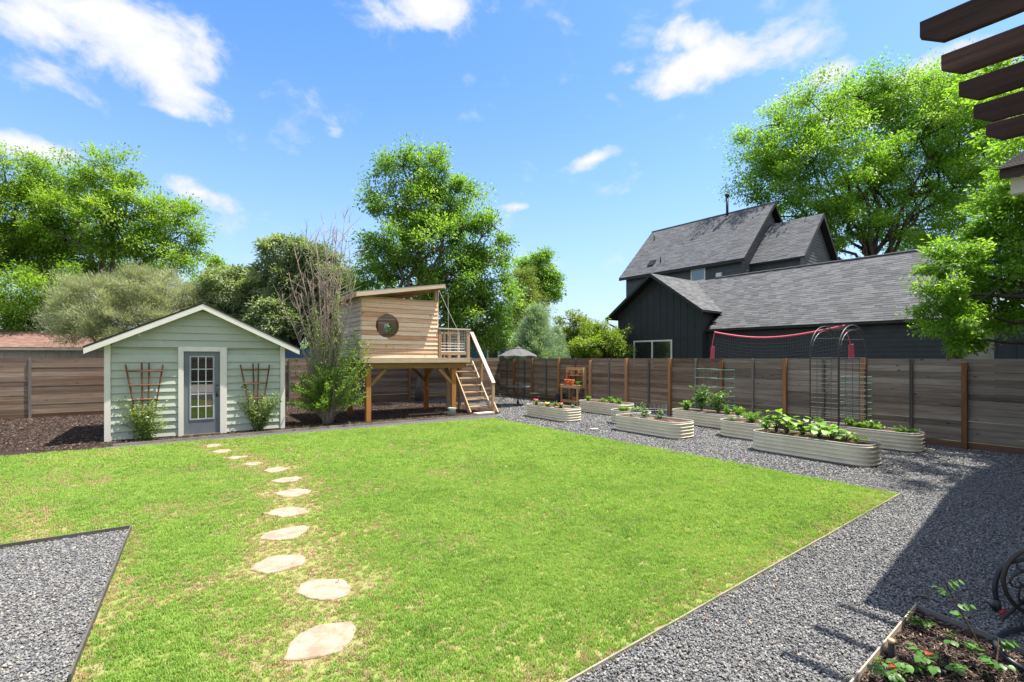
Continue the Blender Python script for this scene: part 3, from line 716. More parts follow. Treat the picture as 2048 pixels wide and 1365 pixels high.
    for k in (1, 2): mu.box(gx0 + ww * k - .009, gx0 + ww * k + .009, y0 - .004, y0 + .014, gz0, gz1)
    for k in range(1, 5):
        for j in range(3): mu.box(gx0 + ww * j + .009, gx0 + ww * (j + 1) - .009, y0 - .003, y0 + .013, gz0 + hh * k - .009, gz0 + hh * k + .009)
    mu.build('muntins', wt, door); gl = glass('door_glass')
    for k in range(5):
        for j in range(3): MB().box(gx0 + ww * j + .002, gx0 + ww * (j + 1) - .002, y0 + .015, y0 + .02, gz0 + hh * k + .002, gz0 + hh * (k + 1) - .002).build('pane', gl, door)
    hw = paint('black_metal', (.035, .035, .038), .35, grime=.05)
    hd = MB(); hx = x1 - .062; hd.tube([(hx, y0, 1.13), (hx, y0 - .05, 1.12), (hx, y0 - .055, 1.04), (hx, y0 - .05, .96), (hx, y0, .95)], .009, 8); hd.box(hx - .02, hx + .02, y0 - .008, y0, .9, .99); hd.lathe([(.0, 0), (.018, 0), (.02, .01), (.012, .02), (0, .02)], 10, (hx, y0 - .02, 1.17)); hd.build('handle', hw, door, smooth=True)
    MB().box(x0 - .02, x1 + .02, -.05, .05, 0, .028).build('threshold', paint('threshold', (.16, .13, .10), .7), t)
    cr = MB(); cr.box(SW, SW, 0, 0, 0, 0)
    return t
def shingle_mat(name, stops):
    m, ok = mat(name)
    if ok: return m
    n = NT(m); r = n.rand(); g = n.noise(n.coord('Object'), 120, 3, .8); b = n.noise(n.coord('Object'), 1.1, 4, .6)
    f = n.math('ADD', n.math('MULTIPLY', r, .62), n.math('MULTIPLY', g, .22)); f = n.math('ADD', f, n.math('MULTIPLY', n.math('SUBTRACT', b, .5), .45))
    n.pbr(n.ramp(f, stops), .9, g, .5, .004, spec=.2); return m
shed = build_shed()

# ---- trellises and climbing roses
rust = paint('rusty_rod', (.16, .065, .03), .8, grime=.25)
def trellis(label, ox, tops, bots, zt, zb, rows, ext=.02):
    c = SH_O + U * ox; t = thing('trellis', label, 'trellis', c, UA); y = -.07
    for a, b in zip(tops, bots): MB().tube([(b - ox, y, zb), (a - ox, y, zt[tops.index(a)])], .017, 6).build('upright', rust, t)
    for z in rows:
        f_ = [b + (a - b) * (z - zb) / (zt[i] - zb) for i, (a, b) in enumerate(zip(tops, bots))]
        MB().tube([(f_[0] - ox - ext, y - .018, z), (f_[-1] - ox + ext, y - .018, z)], .015, 6).build('crossbar', rust, t)
    return t
trellis('rusty fan trellis against the shed wall left of the door', .70, [.37, .655, .79, 1.045], [.60, .675, .77, .84], [1.70, 1.74, 1.73, 1.69], .25, [1.545, 1.23, .91, .58, .33])
trellis('rusty fan trellis against the shed wall right of the door', 2.94, [2.60, 2.875, 3.0, 3.25], [2.90, 2.93, 2.97, 3.02], [1.68, 1.71, 1.71, 1.67], .05, [1.545, 1.20, .83, .45, .2])
lf_rose = leafmat('rose_leaf', [(.08, .13, .035), (.20, .28, .075), (.36, .44, .16)], .4)
stem_g = bark('green_stem', (.06, .08, .03), (.14, .12, .06), 3)
stem_b = bark('brown_stem', (.05, .03, .02), (.14, .09, .06), 2)
def stems_plant(name, label, cat, loc, stems, leaf, per, lm, sm, group=None, r=.006, seed=1, aspect=.55, spread=.05, flowers=None, leaf_from=.12, rz=0, droop=.3, tone=0.5):
    "stems: list of point lists (local). Leaves stand along each stem."
    g = np.random.default_rng(seed); t = thing(name, label, cat, loc, rz, group); mb = MB(); P_, S_, A_, N_, T_ = [], [], [], [], []
    for pts in stems:
        mb.tube(pts, [r * (1 - .7 * i / (len(pts) - 1)) for i in range(len(pts))], 5, cap=False)
        pv = np.array([list(p) for p in pts]); seg = np.linalg.norm(np.diff(pv, axis=0), axis=1); L_ = seg.sum(); n = max(3, int(per * L_)); u = (leaf_from + (1 - leaf_from) * g.random(n)) * L_
        cs = np.concatenate([[0], np.cumsum(seg)]); q = np.stack([np.interp(u, cs, pv[:, i]) for i in range(3)], 1)
        off = g.normal(size=(n, 3)); off /= np.linalg.norm(off, axis=1, keepdims=True); q = q + off * spread * (g.random((n, 1)) ** .6)
        P_.append(q); S_.append(leaf * g.uniform(.6, 1.3, n)); a = off + g.normal(size=(n, 3)) * .3; a[:, 2] -= droop; A_.append(a); nn = g.normal(size=(n, 3)) * .5; nn[:, 2] += 1; N_.append(nn); T_.append(tone + g.normal(0, .2, n))
    mb.build('stem', sm, t, smooth=True)
    leaf_object('foliage', np.concatenate(P_), np.concatenate(S_), np.concatenate(A_), np.concatenate(N_), np.concatenate(T_), lm, t, aspect)
    if flowers:
        for (p, rad, fm) in flowers:
            f_ = MB()
            for k in range(9):
                an = k * 2.4; rr = rad * (.35 + .07 * k); q = Vector(p) + Vector((math.cos(an) * rr * .5, math.sin(an) * rr * .5, rad * .4 * (1 - k / 9)))
                f_.lathe([(0, -.3 * rad), (rad * .42, 0), (rad * .35, rad * .3), (0, rad * .25)], 6, q)
            f_.build('flower', fm, t, smooth=True)
    return t
def arch_stems(n, h, r, seed, base_r=.06, flat=None, lo=.5):
    g = random.Random(seed); out = []
    for _ in range(n):
        a = g.uniform(0, 6.28); hh = h * g.uniform(lo, 1.0); rr = r * g.uniform(.3, 1.05); bx, by = base_r * math.cos(a) * g.random(), base_r * math.sin(a) * g.random()
        ex, ey = rr * math.cos(a), rr * math.sin(a) * (flat if flat else 1); bend = g.uniform(1.2, 2.2)
        out.append([(bx + (ex - bx) * (t ** bend) + g.gauss(0, .012) * (1 if t else 0), by + (ey - by) * (t ** bend) + g.gauss(0, .012) * (1 if t else 0), hh * (t - .12 * t ** 3) if g.random() else hh * t) for t in (0, .2, .4, .6, .8, 1)])
    return out
pale_y, _ = mat('pale_yellow_petal'); NT(pale_y).pbr((.75, .68, .42), .6)
stems_plant('rose_bush', 'leggy rose bush with one pale yellow bloom at foot of the left trellis', 'rose', SH_O + U * .72 - V * .22, arch_stems(26, 1.15, .8, 3, .08, .25, .25) + arch_stems(14, .5, .45, 13, .1, .4), .055, 95, lf_rose, stem_g, 'climbing roses by the shed', .006, 4, spread=.10,
            flowers=[((.14, -.12, .52), .045, pale_y)])
stems_plant('rose_bush', 'leggy rose bush without blooms at foot of the right trellis', 'rose', SH_O + U * 3.02 - V * .2, arch_stems(26, 1.05, .62, 8, .07, .3, .3) + [[(0, 0, 0), (.1, -.02, .35), (.3, -.03, .75), (.5, -.05, 1.0)], [(0, 0, 0), (-.1, 0, .5), (-.25, -.03, .95), (-.38, -.05, 1.22)]], .055, 90, lf_rose, stem_g, 'climbing roses by the shed', .006, 9, spread=.10)

# ================================================================ TREEHOUSE ON POSTS
TH = Vector((-4.3, 13.7, 0))
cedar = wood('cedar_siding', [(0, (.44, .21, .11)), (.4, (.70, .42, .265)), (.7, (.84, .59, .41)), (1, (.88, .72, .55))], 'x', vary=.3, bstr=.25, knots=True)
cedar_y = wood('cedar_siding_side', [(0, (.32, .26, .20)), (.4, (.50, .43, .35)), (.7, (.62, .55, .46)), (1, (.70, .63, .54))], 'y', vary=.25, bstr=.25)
cedar_in = wood('plywood_inside', [(0, (.60, .52, .43)), (1, (.78, .71, .62))], 'z', vary=.2, knots=False)
frame_x = wood('framing_x', [(0, (.20, .12, .06)), (.5, (.38, .25, .14)), (1, (.52, .38, .25))], 'x', knots=False)
frame_y = wood('framing_y', [(0, (.20, .12, .06)), (.5, (.38, .25, .14)), (1, (.52, .38, .25))], 'y', knots=False)
frame_z = wood('framing_z', [(0, (.20, .12, .07)), (.5, (.36, .23, .13)), (1, (.50, .36, .24))], 'z', knots=False)
stain_z = wood('stained_post', [(0, (.17, .06, .012)), (.5, (.36, .15, .035)), (1, (.5, .24, .07))], 'z', knots=True)
stain_x = wood('stained_beam', [(0, (.13, .07, .02)), (.5, (.27, .15, .045)), (1, (.38, .23, .08))], 'x', knots=False)
fascia_m = wood('fascia', [(0, (.30, .21, .13)), (.5, (.5, .38, .26)), (1, (.62, .5, .38))], 'x', knots=False)
tin = paint('tin_roof', (.55, .56, .56), .35, grime=.12, metal=.6)
lit_rail = wood('pale_rail', [(0, (.42, .36, .29)), (.5, (.58, .51, .43)), (1, (.7, .63, .55))], 'x', knots=False)  # paler copy of the framing wood; sunlight on the rails is in its colour
def build_treehouse():
    t = thing('treehouse', 'cedar sided playhouse with round window raised on stained posts', 'treehouse', TH, UA)
    W_, D_, zf, zt = 2.38, 2.4, 1.85, 3.58
    # roof slope along x: underside z at x
    rz = lambda x: 3.70 + (x + .2) * .43 / 2.67
    rzu = lambda x: rz(x) - .16
    # front wall boards with the round hole
    def holed(face_y0, face_y1, xc, zc, Rr, x0, x1, m_, nm='siding_board', rows=13):
        hh = (zt - zf) / rows
        for k in range(rows):
            z0 = zf + k * hh; z1 = z0 + hh - .007; js = rnd.uniform(-.002, .002)
            if z1 < zc - Rr or z0 > zc + Rr: polys = [[(x0, z0), (x1, z0), (x1, z1), (x0, z1)]]
            else:
                polys = []; zs = [z0 + (z1 - z0) * i / 6 for i in range(7)]
                hw = [math.sqrt(max(0, Rr * Rr - (z - zc) ** 2)) for z in zs]
                polys.append([(x0, z0)] + [(xc - h, z) for h, z in zip(hw, zs)] + [(x0, z1)])
                polys.append([(x1, z1)] + [(xc + h, z) for h, z in zip(hw[::-1], zs[::-1])] + [(x1, z0)])
                if max(hw) < .02: polys = [[(x0, z0), (x1, z0), (x1, z1), (x0, z1)]]
            for p in polys:
                q_ = MB().prism(p, face_y0 + js, face_y1 + js, 'y'); sg_ = -1 if face_y0 < 1 else 1; fo = (face_y0 if sg_ < 0 else face_y1) + js
                q_.v = [(a_, b_ + (sg_ * .02 * (1 - (c_ - z0) / hh) - sg_ * .004 if abs(b_ - fo) < 1e-6 else 0), c_) for a_, b_, c_ in q_.v]; q_.build(nm, m_, t)
    holed(-.022, 0, .76, 2.79, .345, 0, W_, cedar)
    holed(D_, D_ + .022, 1.67, 2.87, .17, 0, W_, cedar_in)
    ring = MB(); 
    for (R0, yy0, yy1, xc, zc) in ((.345, -.03, .02, .76, 2.79),):
        n = 36; b = len(ring.v)
        for k in range(n):
            a = 2 * math.pi * k / n
            for (rr, yy) in ((R0, yy0), (R0 + .006, yy0), (R0 + .006, yy1), (R0, yy1)): ring.v.append((xc + rr * math.cos(a), yy, zc + rr * math.sin(a)))
        for k in range(n):
            k2 = (k + 1) % n
            for j in range(4): ring.f.append((b + 4*k + j, b + 4*k + (j+1) % 4, b + 4*k2 + (j+1) % 4, b + 4*k2 + j))
    ring.build('window_ring', frame_x, t)
    # side walls
    hh = (zt - zf) / 13
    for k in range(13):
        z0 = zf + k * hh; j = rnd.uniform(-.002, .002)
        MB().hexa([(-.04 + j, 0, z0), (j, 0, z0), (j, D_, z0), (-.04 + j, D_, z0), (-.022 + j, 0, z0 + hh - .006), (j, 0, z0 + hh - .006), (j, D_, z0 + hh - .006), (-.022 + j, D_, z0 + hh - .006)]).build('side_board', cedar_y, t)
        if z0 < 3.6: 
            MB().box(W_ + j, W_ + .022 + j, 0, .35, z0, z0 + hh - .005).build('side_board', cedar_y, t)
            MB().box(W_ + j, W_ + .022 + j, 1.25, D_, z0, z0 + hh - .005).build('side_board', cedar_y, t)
    # studs and inner lining seen through the window
    for (x, y) in ((.02, .02), (.6, D_ - .1), (1.22, D_ - .1), (2.0, D_ - .1), (W_ - .08, .02), (.02, D_ - .1), (W_ - .08, D_ - .1), (1.2, .02)):
        MB().box(x, x + .045, y, y + .08, zf, min(rzu(x), 3.62 if .2 < x < 2.2 else 9) - .002).build('stud', frame_z, t)
    MB().box(.07, W_ - .1, D_ - .115, D_ - .1, 2.62, 2.66).build('blocking', frame_x, t)
    MB().box(.1, W_ - .1, D_ - .006, D_ - .002, zf, 2.6).build('lining', cedar_in, t)
    # head plates + triangular opening
    MB().box(0, W_, -.018, .06, zt, zt + .04).build('head_plate', frame_x, t); MB().box(0, W_, D_ - .06, D_, zt, zt + .04).build('head_plate', frame_x, t)
    MB().box(W_ - .10, W_ + .0, -.02, .07, zt + .04, rzu(W_) - .002).build('corner_stud', frame_z, t); MB().box(W_ - .10, W_, D_ - .07, D_ + .02, zt + .04, rzu(W_)).build('corner_stud', frame_z, t)
    MB().box(1.5, 1.545, D_ - .06, D_, zt + .04, rzu(1.5)).build('stud', frame_z, t)
    # back triangular panel
    MB().prism([(.9, zt + .04), (W_ - .1, zt + .04), (W_ - .1, rzu(W_ - .1)), (.9, rzu(.9))], D_ - .03, D_ - .02, 'y').build('gable_panel', cedar_in, t)
    # roof: rafters, deck, tin, fascia
    xa, xb, ya, yb = -.2, 2.47, -.3, D_ + .3
    for k in range(5):
        y = -.02 + k * (D_ / 4); MB().bar((xa + .03, y, rzu(xa) + .055), (xb - .03, y, rzu(xb) + .055), .04, .09, (0, 0, 1)).build('rafter', frame_x, t)
    rf = MB(); rf.hexa([(xa, ya, rz(xa) - .05), (xb, ya, rz(xb) - .05), (xb, yb, rz(xb) - .05), (xa, yb, rz(xa) - .05), (xa, ya, rz(xa) - .03), (xb, ya, rz(xb) - .03), (xb, yb, rz(xb) - .03), (xa, yb, rz(xa) - .03)]); roof = rf.build('roof', fascia_m, t)
    tinm = MB(); n = 84; sl = .43 / 2.67
    for k in range(n + 1):
        y = ya - .02 + (yb - ya + .04) * k / n; dz = .009 * math.sin(k * math.pi / 2.0)
        tinm.v += [(xa - .04, y, rz(xa - .04) - .012 + dz), (xb + .04, y, rz(xb + .04) - .012 + dz)]
        if k: b = 2 * k; tinm.f.append((b - 2, b - 1, b + 1, b))
    tinm.build('tin_sheet', tin, roof)
    f_ = MB(); f_.hexa([(xa - .02, ya - .03, rz(xa) - .145), (xb, ya - .03, rz(xb) - .12), (xb, ya, rz(xb) - .12), (xa - .02, ya, rz(xa) - .145), (xa - .02, ya - .03, rz(xa) - .028), (xb, ya - .03, rz(xb) - .028), (xb, ya, rz(xb) - .028), (xa - .02, ya, rz(xa) - .028)]); f_.build('fascia', fascia_m, roof)
    MB().box(xa - .045, xa - .02, ya - .03, yb, rz(xa) - .15, rz(xa) - .03).build('fascia', frame_y, roof); MB().box(xb, xb + .025, ya - .03, yb, rz(xb) - .14, rz(xb) - .035).build('fascia', frame_y, roof)
    # deck: rim boards, decking, beams
    X2 = 3.52; X3 = 4.42; yl = 1.4
    MB().box(-.03, X2, -.055, -.024, zf - .15, zf).build('rim_board', fascia_m, t); MB().box(-.05, -.03, -.055, D_, zf - .15, zf).build('rim_board', frame_y, t)
    MB().box(X2 - .03, X2, -.02, yl, zf - .15, zf - .03).build('rim_board', frame_y, t)
    for k in range(17):
        y = -.02 + k * .143; x1 = X2 + .01 if y < yl - .01 else X3; MB().box(-.02 if y > 0 else -.02, x1, y, y + .136, zf - .028, zf - .002).build('deck_board', frame_x, t)
    MB().box(.1, 3.42, .02, .075, zf - .325, zf - .152).build('beam', stain_x, t); MB().box(.1, X3 - .05, D_ - .15, D_ - .095, zf - .325, zf - .152).build('beam', stain_x, t)
    for k in range(8): 
        x = .05 + k * .48; MB().box(x, x + .04, .08, D_ - .16, zf - .19, zf - .03).build('joist', frame_y, t)
    # posts with knee braces
    for (x, y) in ((.23, .11), (2.99, .11), (.30, D_ - .2), (2.99, D_ - .2)):
        p_ = MB().box(x - .07, x + .07, y - .055, y + .085, -.02, zf - .326).build('post', stain_z, t, bevel=.006)
        for sx in ((1,) if x < 1 else (-1,)):
            MB().bar((x + sx * .07, y + .01, zf - .80), (x + sx * .52, y + .01, zf - .34), .09, .085, (0, 1, 0)).build('brace', stain_x, t)
        sy = 1 if y < 1 else -1
        MB().bar((x, y + .02 + sy * .085, zf - .80), (x, y + .02 + sy * .55, zf - .26), .085, .085, (1, 0, 0)).build('brace', stain_x, t)
    MB().box(3.95, 4.05, 1.5, 1.6, 0, zf - .04).build('post', frame_z, t); MB().box(4.3, 4.4, D_ - .2, D_ - .1, 0, zf - .04).build('post', frame_z, t); MB().box(3.6, 3.69, 1.75, 1.84, 0, zf - .04).build('post', frame_z, t)
    # railing on the porch
    rl = 2.79
    for (x, y) in ((W_ + .06, -.0), (X2 - .05, -.0), (X2 - .05, 1.35), (X3 - .05, D_ - .04), (W_ + .9, D_ - .04), (W_ + .06, D_ - .04)):
        MB().box(x - .045, x + .045, y - .045, y + .045, zf, rl - .04).build('rail_post', frame_z, t)
    MB().box(W_ + .005, X2 + .02, -.07, .07, rl - .04, rl).build('top_rail', lit_rail, t); MB().box(W_ + .105, X2 - .095, -.025, .025, zf + .11, zf + .2).build('bottom_rail', frame_x, t)
    MB().box(W_ + .005, X3, D_ - .09, D_ + .01, rl - .04, rl).build('top_rail', lit_rail, t); MB().box(X2 - .09, X2 - .01, .07, 1.35, rl - .04, rl - .002).build('top_rail', frame_y, t)
    MB().box(W_ + .105, X3 - .1, D_ - .06, D_ - .02, zf + .1, zf + .18).build('bottom_rail', frame_x, t)
    wire = paint('galvanised_wire', (.5, .52, .52), .4, metal=.3)
    def panel(p0, ax, w, z0, z1, step=.085):
        m_ = MB(); n = int(w / step)
        for k in range(n + 1):
            a = Vector(p0) + Vector(ax) * (w * k / n); m_.tube([(a.x, a.y, z0), (a.x, a.y, z1)], .0045, 4, False)
        n = int((z1 - z0) / step)
        for k in range(n + 1):
            z = z0 + (z1 - z0) * k / n; b = Vector(p0) + Vector(ax) * w; m_.tube([(p0[0], p0[1], z), (b.x, b.y, z)], .0045, 4, False)
        m_.build('wire_panel', wire, t)
    panel((W_ + .105, 0), (1, 0), X2 - W_ - .2, zf + .2, rl - .04); panel((W_ + .105, D_ - .04), (1, 0), .85, zf + .18, rl - .04, .1); panel((X2 - .05, .05), (0, 1), 1.25, zf + .1, rl - .06, .1)
    # inner gate frame
    for x in (W_ + .42, W_ + .55): MB().box(x - .03, x + .03, .62, .66, zf, rl - .08).build('gate_stile', frame_z, t)
    MB().box(W_ + .58, W_ + 1.0, .62, .66, rl - .15, rl - .09).build('gate_rail', frame_x, t)
    # stairs: come down towards the lawn along the right side
    xs0, xs1, y_t, y_b = 3.56, 4.40, 1.40, .02
    for x, mt in ((xs0, frame_y), (xs1, lit_y)):
        MB().bar((x, y_t, zf - .16), (x, y_b, .02), .04, .16, (0, 0, 1)).build('stringer', mt, t)
    for k in range(1, 8):
        z = zf * k / 8; y = y_b + (y_t - y_b) * k / 8 + .03; MB().box(xs0 + .02, xs1 - .02, y - .10, y + .12, z - .035, z).build('tread', frame_x, t)
    MB().box(xs1 - .02, xs1 + .07, -.05, .04, 0, .99).build('rail_post', frame_z, t)
    MB().box(xs1 - .02, xs1 + .07, .72, .81, .55, 1.86).build('rail_post', frame_z, t)
    MB().bar((xs1 + .02, 1.45, rl - .02), (xs1 + .02, -.05, 1.0), .13, .045, (0, 0, 1)).build('hand_rail', lit_y, t)
    MB().bar((xs1 + .035, .18, .55), (xs1 + .035, -.30, .02), .04, .09, (0, 0, 1)).build('foot_brace', frame_y, t)
    return t
lit_y = wood('sunlit_pale_wood_y', [(0, (.36, .29, .22)), (.5, (.50, .42, .34)), (1, (.62, .54, .46))], 'y', knots=False)  # same sunlit tone put into the colour, for right stringer and hand rail
treehouse = build_treehouse()
def thp(x, y, z=0): return TH + U * x + V * y + Vector((0, 0, z))
galv = paint('galvanised_paint', (.42, .50, .46), .45, grime=.15)
b_ = thing('bucket', 'pale green metal bucket standing by the treehouse front post', 'bucket', thp(2.78, -.22)); MB().lathe([(0, .01), (.10, .0), (.125, .27), (.132, .275), (.125, .28), (.118, .27), (.095, .015)], 20).build('body', galv, b_, smooth=True)
MB().tube([(.128 * math.cos(a), .128 * math.sin(a), .25) for a in [k * math.pi / 10 for k in range(20)]], .006, 5, closed=True).build('rim', galv, b_)
tag(MB().box(-.35, .35, -.14, .14, 0, .05).build('timber_block', lit_rail, loc=thp(4.0, -.12), rot=(0, 0, UA + .1), bevel=.01), 'pale sawn board lying at the foot of the treehouse stairs', 'board')
tag(MB().bar((-.5, 0, .03), (.5, .05, .06), .1, .03).build('plank', frame_x, loc=thp(2.2, .6), rot=(0, 0, .2)), 'loose grey plank on the mulch under the treehouse', 'plank')
# rope swing and pulley lines from the tree branch
rope = paint('rope', (.55, .52, .46), .8)
for i, (xa_, ya_, za_, xb_, yb_, zb_, lab) in enumerate(((2.85, .9, 4.1, 2.78, .8, 2.75, 'thin pale rope hanging straight down beside the treehouse door'), (2.9, 1.0, 4.15, 3.45, .5, 2.6, 'thin pale rope slanting across the porch from branch to rail'), (3.35, 1.2, 4.1, 3.4, 1.2, .35, 'long thin swing rope hanging over the porch down to the ground'))):
    tag(MB().tube([tuple(thp(xa_, ya_, za_)), tuple(thp((xa_ + xb_) / 2, (ya_ + yb_) / 2, (za_ + zb_) / 2 - .03 * (i == 1))), tuple(thp(xb_, yb_, zb_))], .007, 5).build('rope', rope), lab, 'rope')

# ================================================================ RAISED BEDS
cream = paint('cream_steel', (.74, .68, .51), .38, vary=.0, grime=.07, bscale=12, spec=.5)
rimm = paint('bed_rim', (.50, .48, .44), .45, grime=.15)
m_soil, _ = mat('potting_soil'); _n = NT(m_soil); _a = _n.noise(_n.coord('World'), 45, 5, .7, 1)
_n.pbr(_n.mix(_n.mr(_n.noise(_n.coord('World'), 3, 3), .5, .65), _n.ramp(_a, [(.3, (.05, .03, .02)), (.7, (.17, .10, .065))]), _n.ramp(_a, [(.3, (.14, .09, .055)), (.7, (.36, .26, .18))])), .95, _a, 1.0, .03, spec=.1)
BH = .375
def rrect(L_, W_, r, n=8):
    out = []
    for cx_, cy_, a0 in ((L_/2 - r, W_/2 - r, 0), (-L_/2 + r, W_/2 - r, 90), (-L_/2 + r, -W_/2 + r, 180), (L_/2 - r, -W_/2 + r, 270)):
        for k in range(n + 1):
            a = R(a0 + 90 * k / n); out.append((cx_ + r * math.cos(a), cy_ + r * math.sin(a), math.cos(a), math.sin(a)))
    # straight sides get extra points so bolts and seams can sit on them
    return out
BEDS = {}
def raised_bed(key, label, near, L_, W_, r=.24, da=0.0):
    "near: sharp near corner on the ground; long side runs along V, width along U"
    c = Vector((near.x, near.y, 0)) + U * W_ / 2 + V * L_ / 2; ang = UA + math.pi / 2 + da; t = thing('raised_bed', label, 'raised bed', c, ang, 'cream corrugated raised beds'); BEDS[key] = (c, ang, L_, W_)
    o = rrect(L_, W_, r); n = len(o); nz = 37; mb = MB()
    for j in range(nz):
        z = BH * j / (nz - 1); q = -.021 * math.cos(2 * math.pi * z / (BH / 5)) if j < nz - 1 else -.008
        for (x, y, nx, ny) in o: mb.v.append((x + nx * q, y + ny * q, z))
    for j in range(nz - 1):
        for i in range(n): i2 = (i + 1) % n; mb.f.append((j*n + i, j*n + i2, (j+1)*n + i2, (j+1)*n + i))
    mb.build('corrugated_wall', cream, t, smooth=True)
    MB().tube([(x, y, BH) for x, y, _, _ in o], .010, 7, closed=True).build('rim', rimm, t, smooth=True)
    bl = MB(); 
    for sx in ((-.33, 0, .33) if L_ > 1.5 else (0,)):
        for k in range(5):
            z = BH / 5 * (k + .5); 
            for sy in (-1, 1): bl.lathe([(0, .004), (.006, .002), (.007, 0)], 6, (0, 0, 0)) if False else bl.box(sx * L_ - .005, sx * L_ + .005, sy * (W_/2 + .016) - .004, sy * (W_/2 + .016) + .004, z - .005, z + .005)
    bl.build('bolts', rimm, t)
    # strut across and soil
    nx_, ny_ = 24, 12; sb_ = MB(); o2 = rrect(L_ - .03, W_ - .03, r - .01, 6)
    g = random.Random(hash(key) % 99); zs = BH - .055
    ring = [(x, y) for x, y, _, _ in o2]; rings = [1, .92, .75, .5, .25]; k = len(ring)
    for ri, q in enumerate(rings):
        for (x, y) in ring: sb_.v.append((x * q, y * q, zs + (g.uniform(-.012, .02) if ri else -.01) + .012 * ri))
    sb_.v.append((0, 0, zs + .05))
    for ri in range(4):
        for i in range(k): i2 = (i + 1) % k; sb_.f.append((ri*k + i, ri*k + i2, (ri+1)*k + i2, (ri+1)*k + i))
    for i in range(k): sb_.f.append((4*k + i, 4*k + (i+1) % k, 5*k))
    sb_.build('soil', m_soil, t)
    return t
raised_bed('H', 'raised bed with red and yellow flowers, farthest along the lawn edge', Vector((1.47, 13.68, 0)), 1.95, .78)
raised_bed('E', 'raised bed with tomato hoops and two seedlings, middle of the lawn side row', Vector((3.68, 10.76, 0)), 1.95, .78)
raised_bed('A', 'nearest raised bed, full of big leafy squash plants', Vector((5.93, 7.98, 0)), 2.05, .70)
raised_bed('G', 'raised bed of small seedlings right in front of the potting bench', Vector((3.36, 15.0, 0)), 2.0, .8)
raised_bed('F', 'short oval raised bed with lettuce behind the hooped bed', Vector((3.28, 12.75, 0)), 1.1, .85, .38)
raised_bed('D', 'raised bed with tall tomato plants and basil by the fence', Vector((5.62, 12.1, 0)), 2.0, .66)
raised_bed('C', 'short round ended raised bed of herbs just behind the nearest bed', Vector((5.50, 10.45, 0)), 1.2, .80, .36)
raised_bed('B', 'raised bed under the black arch trellis next to the fence', Vector((7.78, 9.22, 0)), 2.0, .60)
def bedp(key, u, v, z=0.0):
    "u 0..1 from far end to near end along the length; v 0..1 from lawn side to fence side"
    c, a, L_, W_ = BEDS[key]; return c + V * (.5 - u) * (L_ - .2) + U * (v - .5) * (W_ - .2) + Vector((0, 0, BH - .03 + z))
lf_veg = leafmat('vegetable_leaf', [(.05, .12, .015), (.12, .24, .03), (.25, .38, .07)], .4)
lf_sq = leafmat('squash_leaf', [(.07, .17, .02), (.17, .32, .04), (.32, .45, .10)], .45)
lf_tom = leafmat('tomato_leaf', [(.04, .10, .02), (.10, .20, .04), (.26, .35, .12)], .35)
lf_gry = leafmat('grey_herb_leaf', [(.10, .15, .09), (.2, .27, .17), (.35, .42, .3)], .3)
red_p, _ = mat('red_petal'); NT(red_p).pbr((.62, .045, .055), .5)
pink_p, _ = mat('pink_petal'); NT(pink_p).pbr((.70, .16, .17), .5)
yel_p, _ = mat('yellow_petal'); NT(yel_p).pbr((.75, .62, .16), .5)
blue_p, _ = mat('blue_petal'); NT(blue_p).pbr((.10, .14, .45), .5)
def seedling(label, cat, pos, h, r, n, leaf, m, seed, group=None, name='seedling', per=70, aspect=.6, flowers=None, spread=None, lo=.5):
    return stems_plant(name, label, cat, pos, arch_stems(n, h, r, seed, .02, None, lo), leaf, per, m, stem_g, group, .004, seed, aspect, spread if spread else leaf * .8, flowers, .25)
# H: flowers
seedling('red flowering plant at the left end of the flower bed', 'flower', bedp('H', .12, .28), .16, .09, 9, .06, lf_veg, 21, 'plants in the flower bed', 'flowering_plant', flowers=[((.03, 0, .16), .06, red_p), ((-.05, .03, .17), .055, red_p), ((0, -.06, .15), .06, pink_p)])
seedling('yellow flowering plant near the middle of the flower bed', 'flower', bedp('H', .47, .22), .12, .09, 9, .06, lf_veg, 22, 'plants in the flower bed', 'flowering_plant', flowers=[((.04, .02, .11), .055, yel_p), ((-.05, 0, .12), .05, yel_p), ((.0, -.06, .10), .055, yel_p)])
seedling('pink flowering plant in the right half of the flower bed', 'flower', bedp('H', .78, .36), .13, .09, 9, .06, lf_veg, 23, 'plants in the flower bed', 'flowering_plant', flowers=[((.03, .02, .13), .055, pink_p), ((-.05, 0, .13), .06, red_p), ((.01, -.05, .12), .05, pink_p)])
seedling('small green leafy plant without flowers at the back of the flower bed', 'plant', bedp('H', .50, .75), .16, .1, 8, .05, lf_veg, 24, 'plants in the flower bed')
seedling('pale green leafy plant at the right end of the flower bed', 'plant', bedp('H', .95, .72), .18, .08, 7, .055, lf_gry, 25, 'plants in the flower bed')
# G: seedlings
for i, (u, v, h, lab) in enumerate(((.10, .35, .20, 'leafy seedling at the far left end of the bed by the potting bench'), (.46, .5, .16, 'low bushy seedling in the middle of the bed by the potting bench'), (.66, .55, .22, 'upright seedling right of the middle in the bed by the potting bench'), (.80, .62, .20, 'seedling with drooping leaves near the right of the bed by the potting bench'))):
    seedling(lab, 'plant', bedp('G', u, v), h, .11, 8, .075, lf_sq, 30 + i, 'seedlings in the bed by the potting bench')
# F
for i, (u, v, lab) in enumerate(((.3, .35, 'feathery lettuce at the left of the small oval bed'), (.7, .45, 'yellowish lettuce at the right of the small oval bed'))):
    seedling(lab, 'lettuce', bedp('F', u, v), .15, .17, 16, .055, lf_sq, 40 + i, 'lettuces in the oval bed', 'lettuce', 120)
seedling('taller feathery green plant at back of small oval bed', 'plant', bedp('F', .85, .8), .32, .09, 6, .05, lf_tom, 43, 'lettuces in the oval bed')
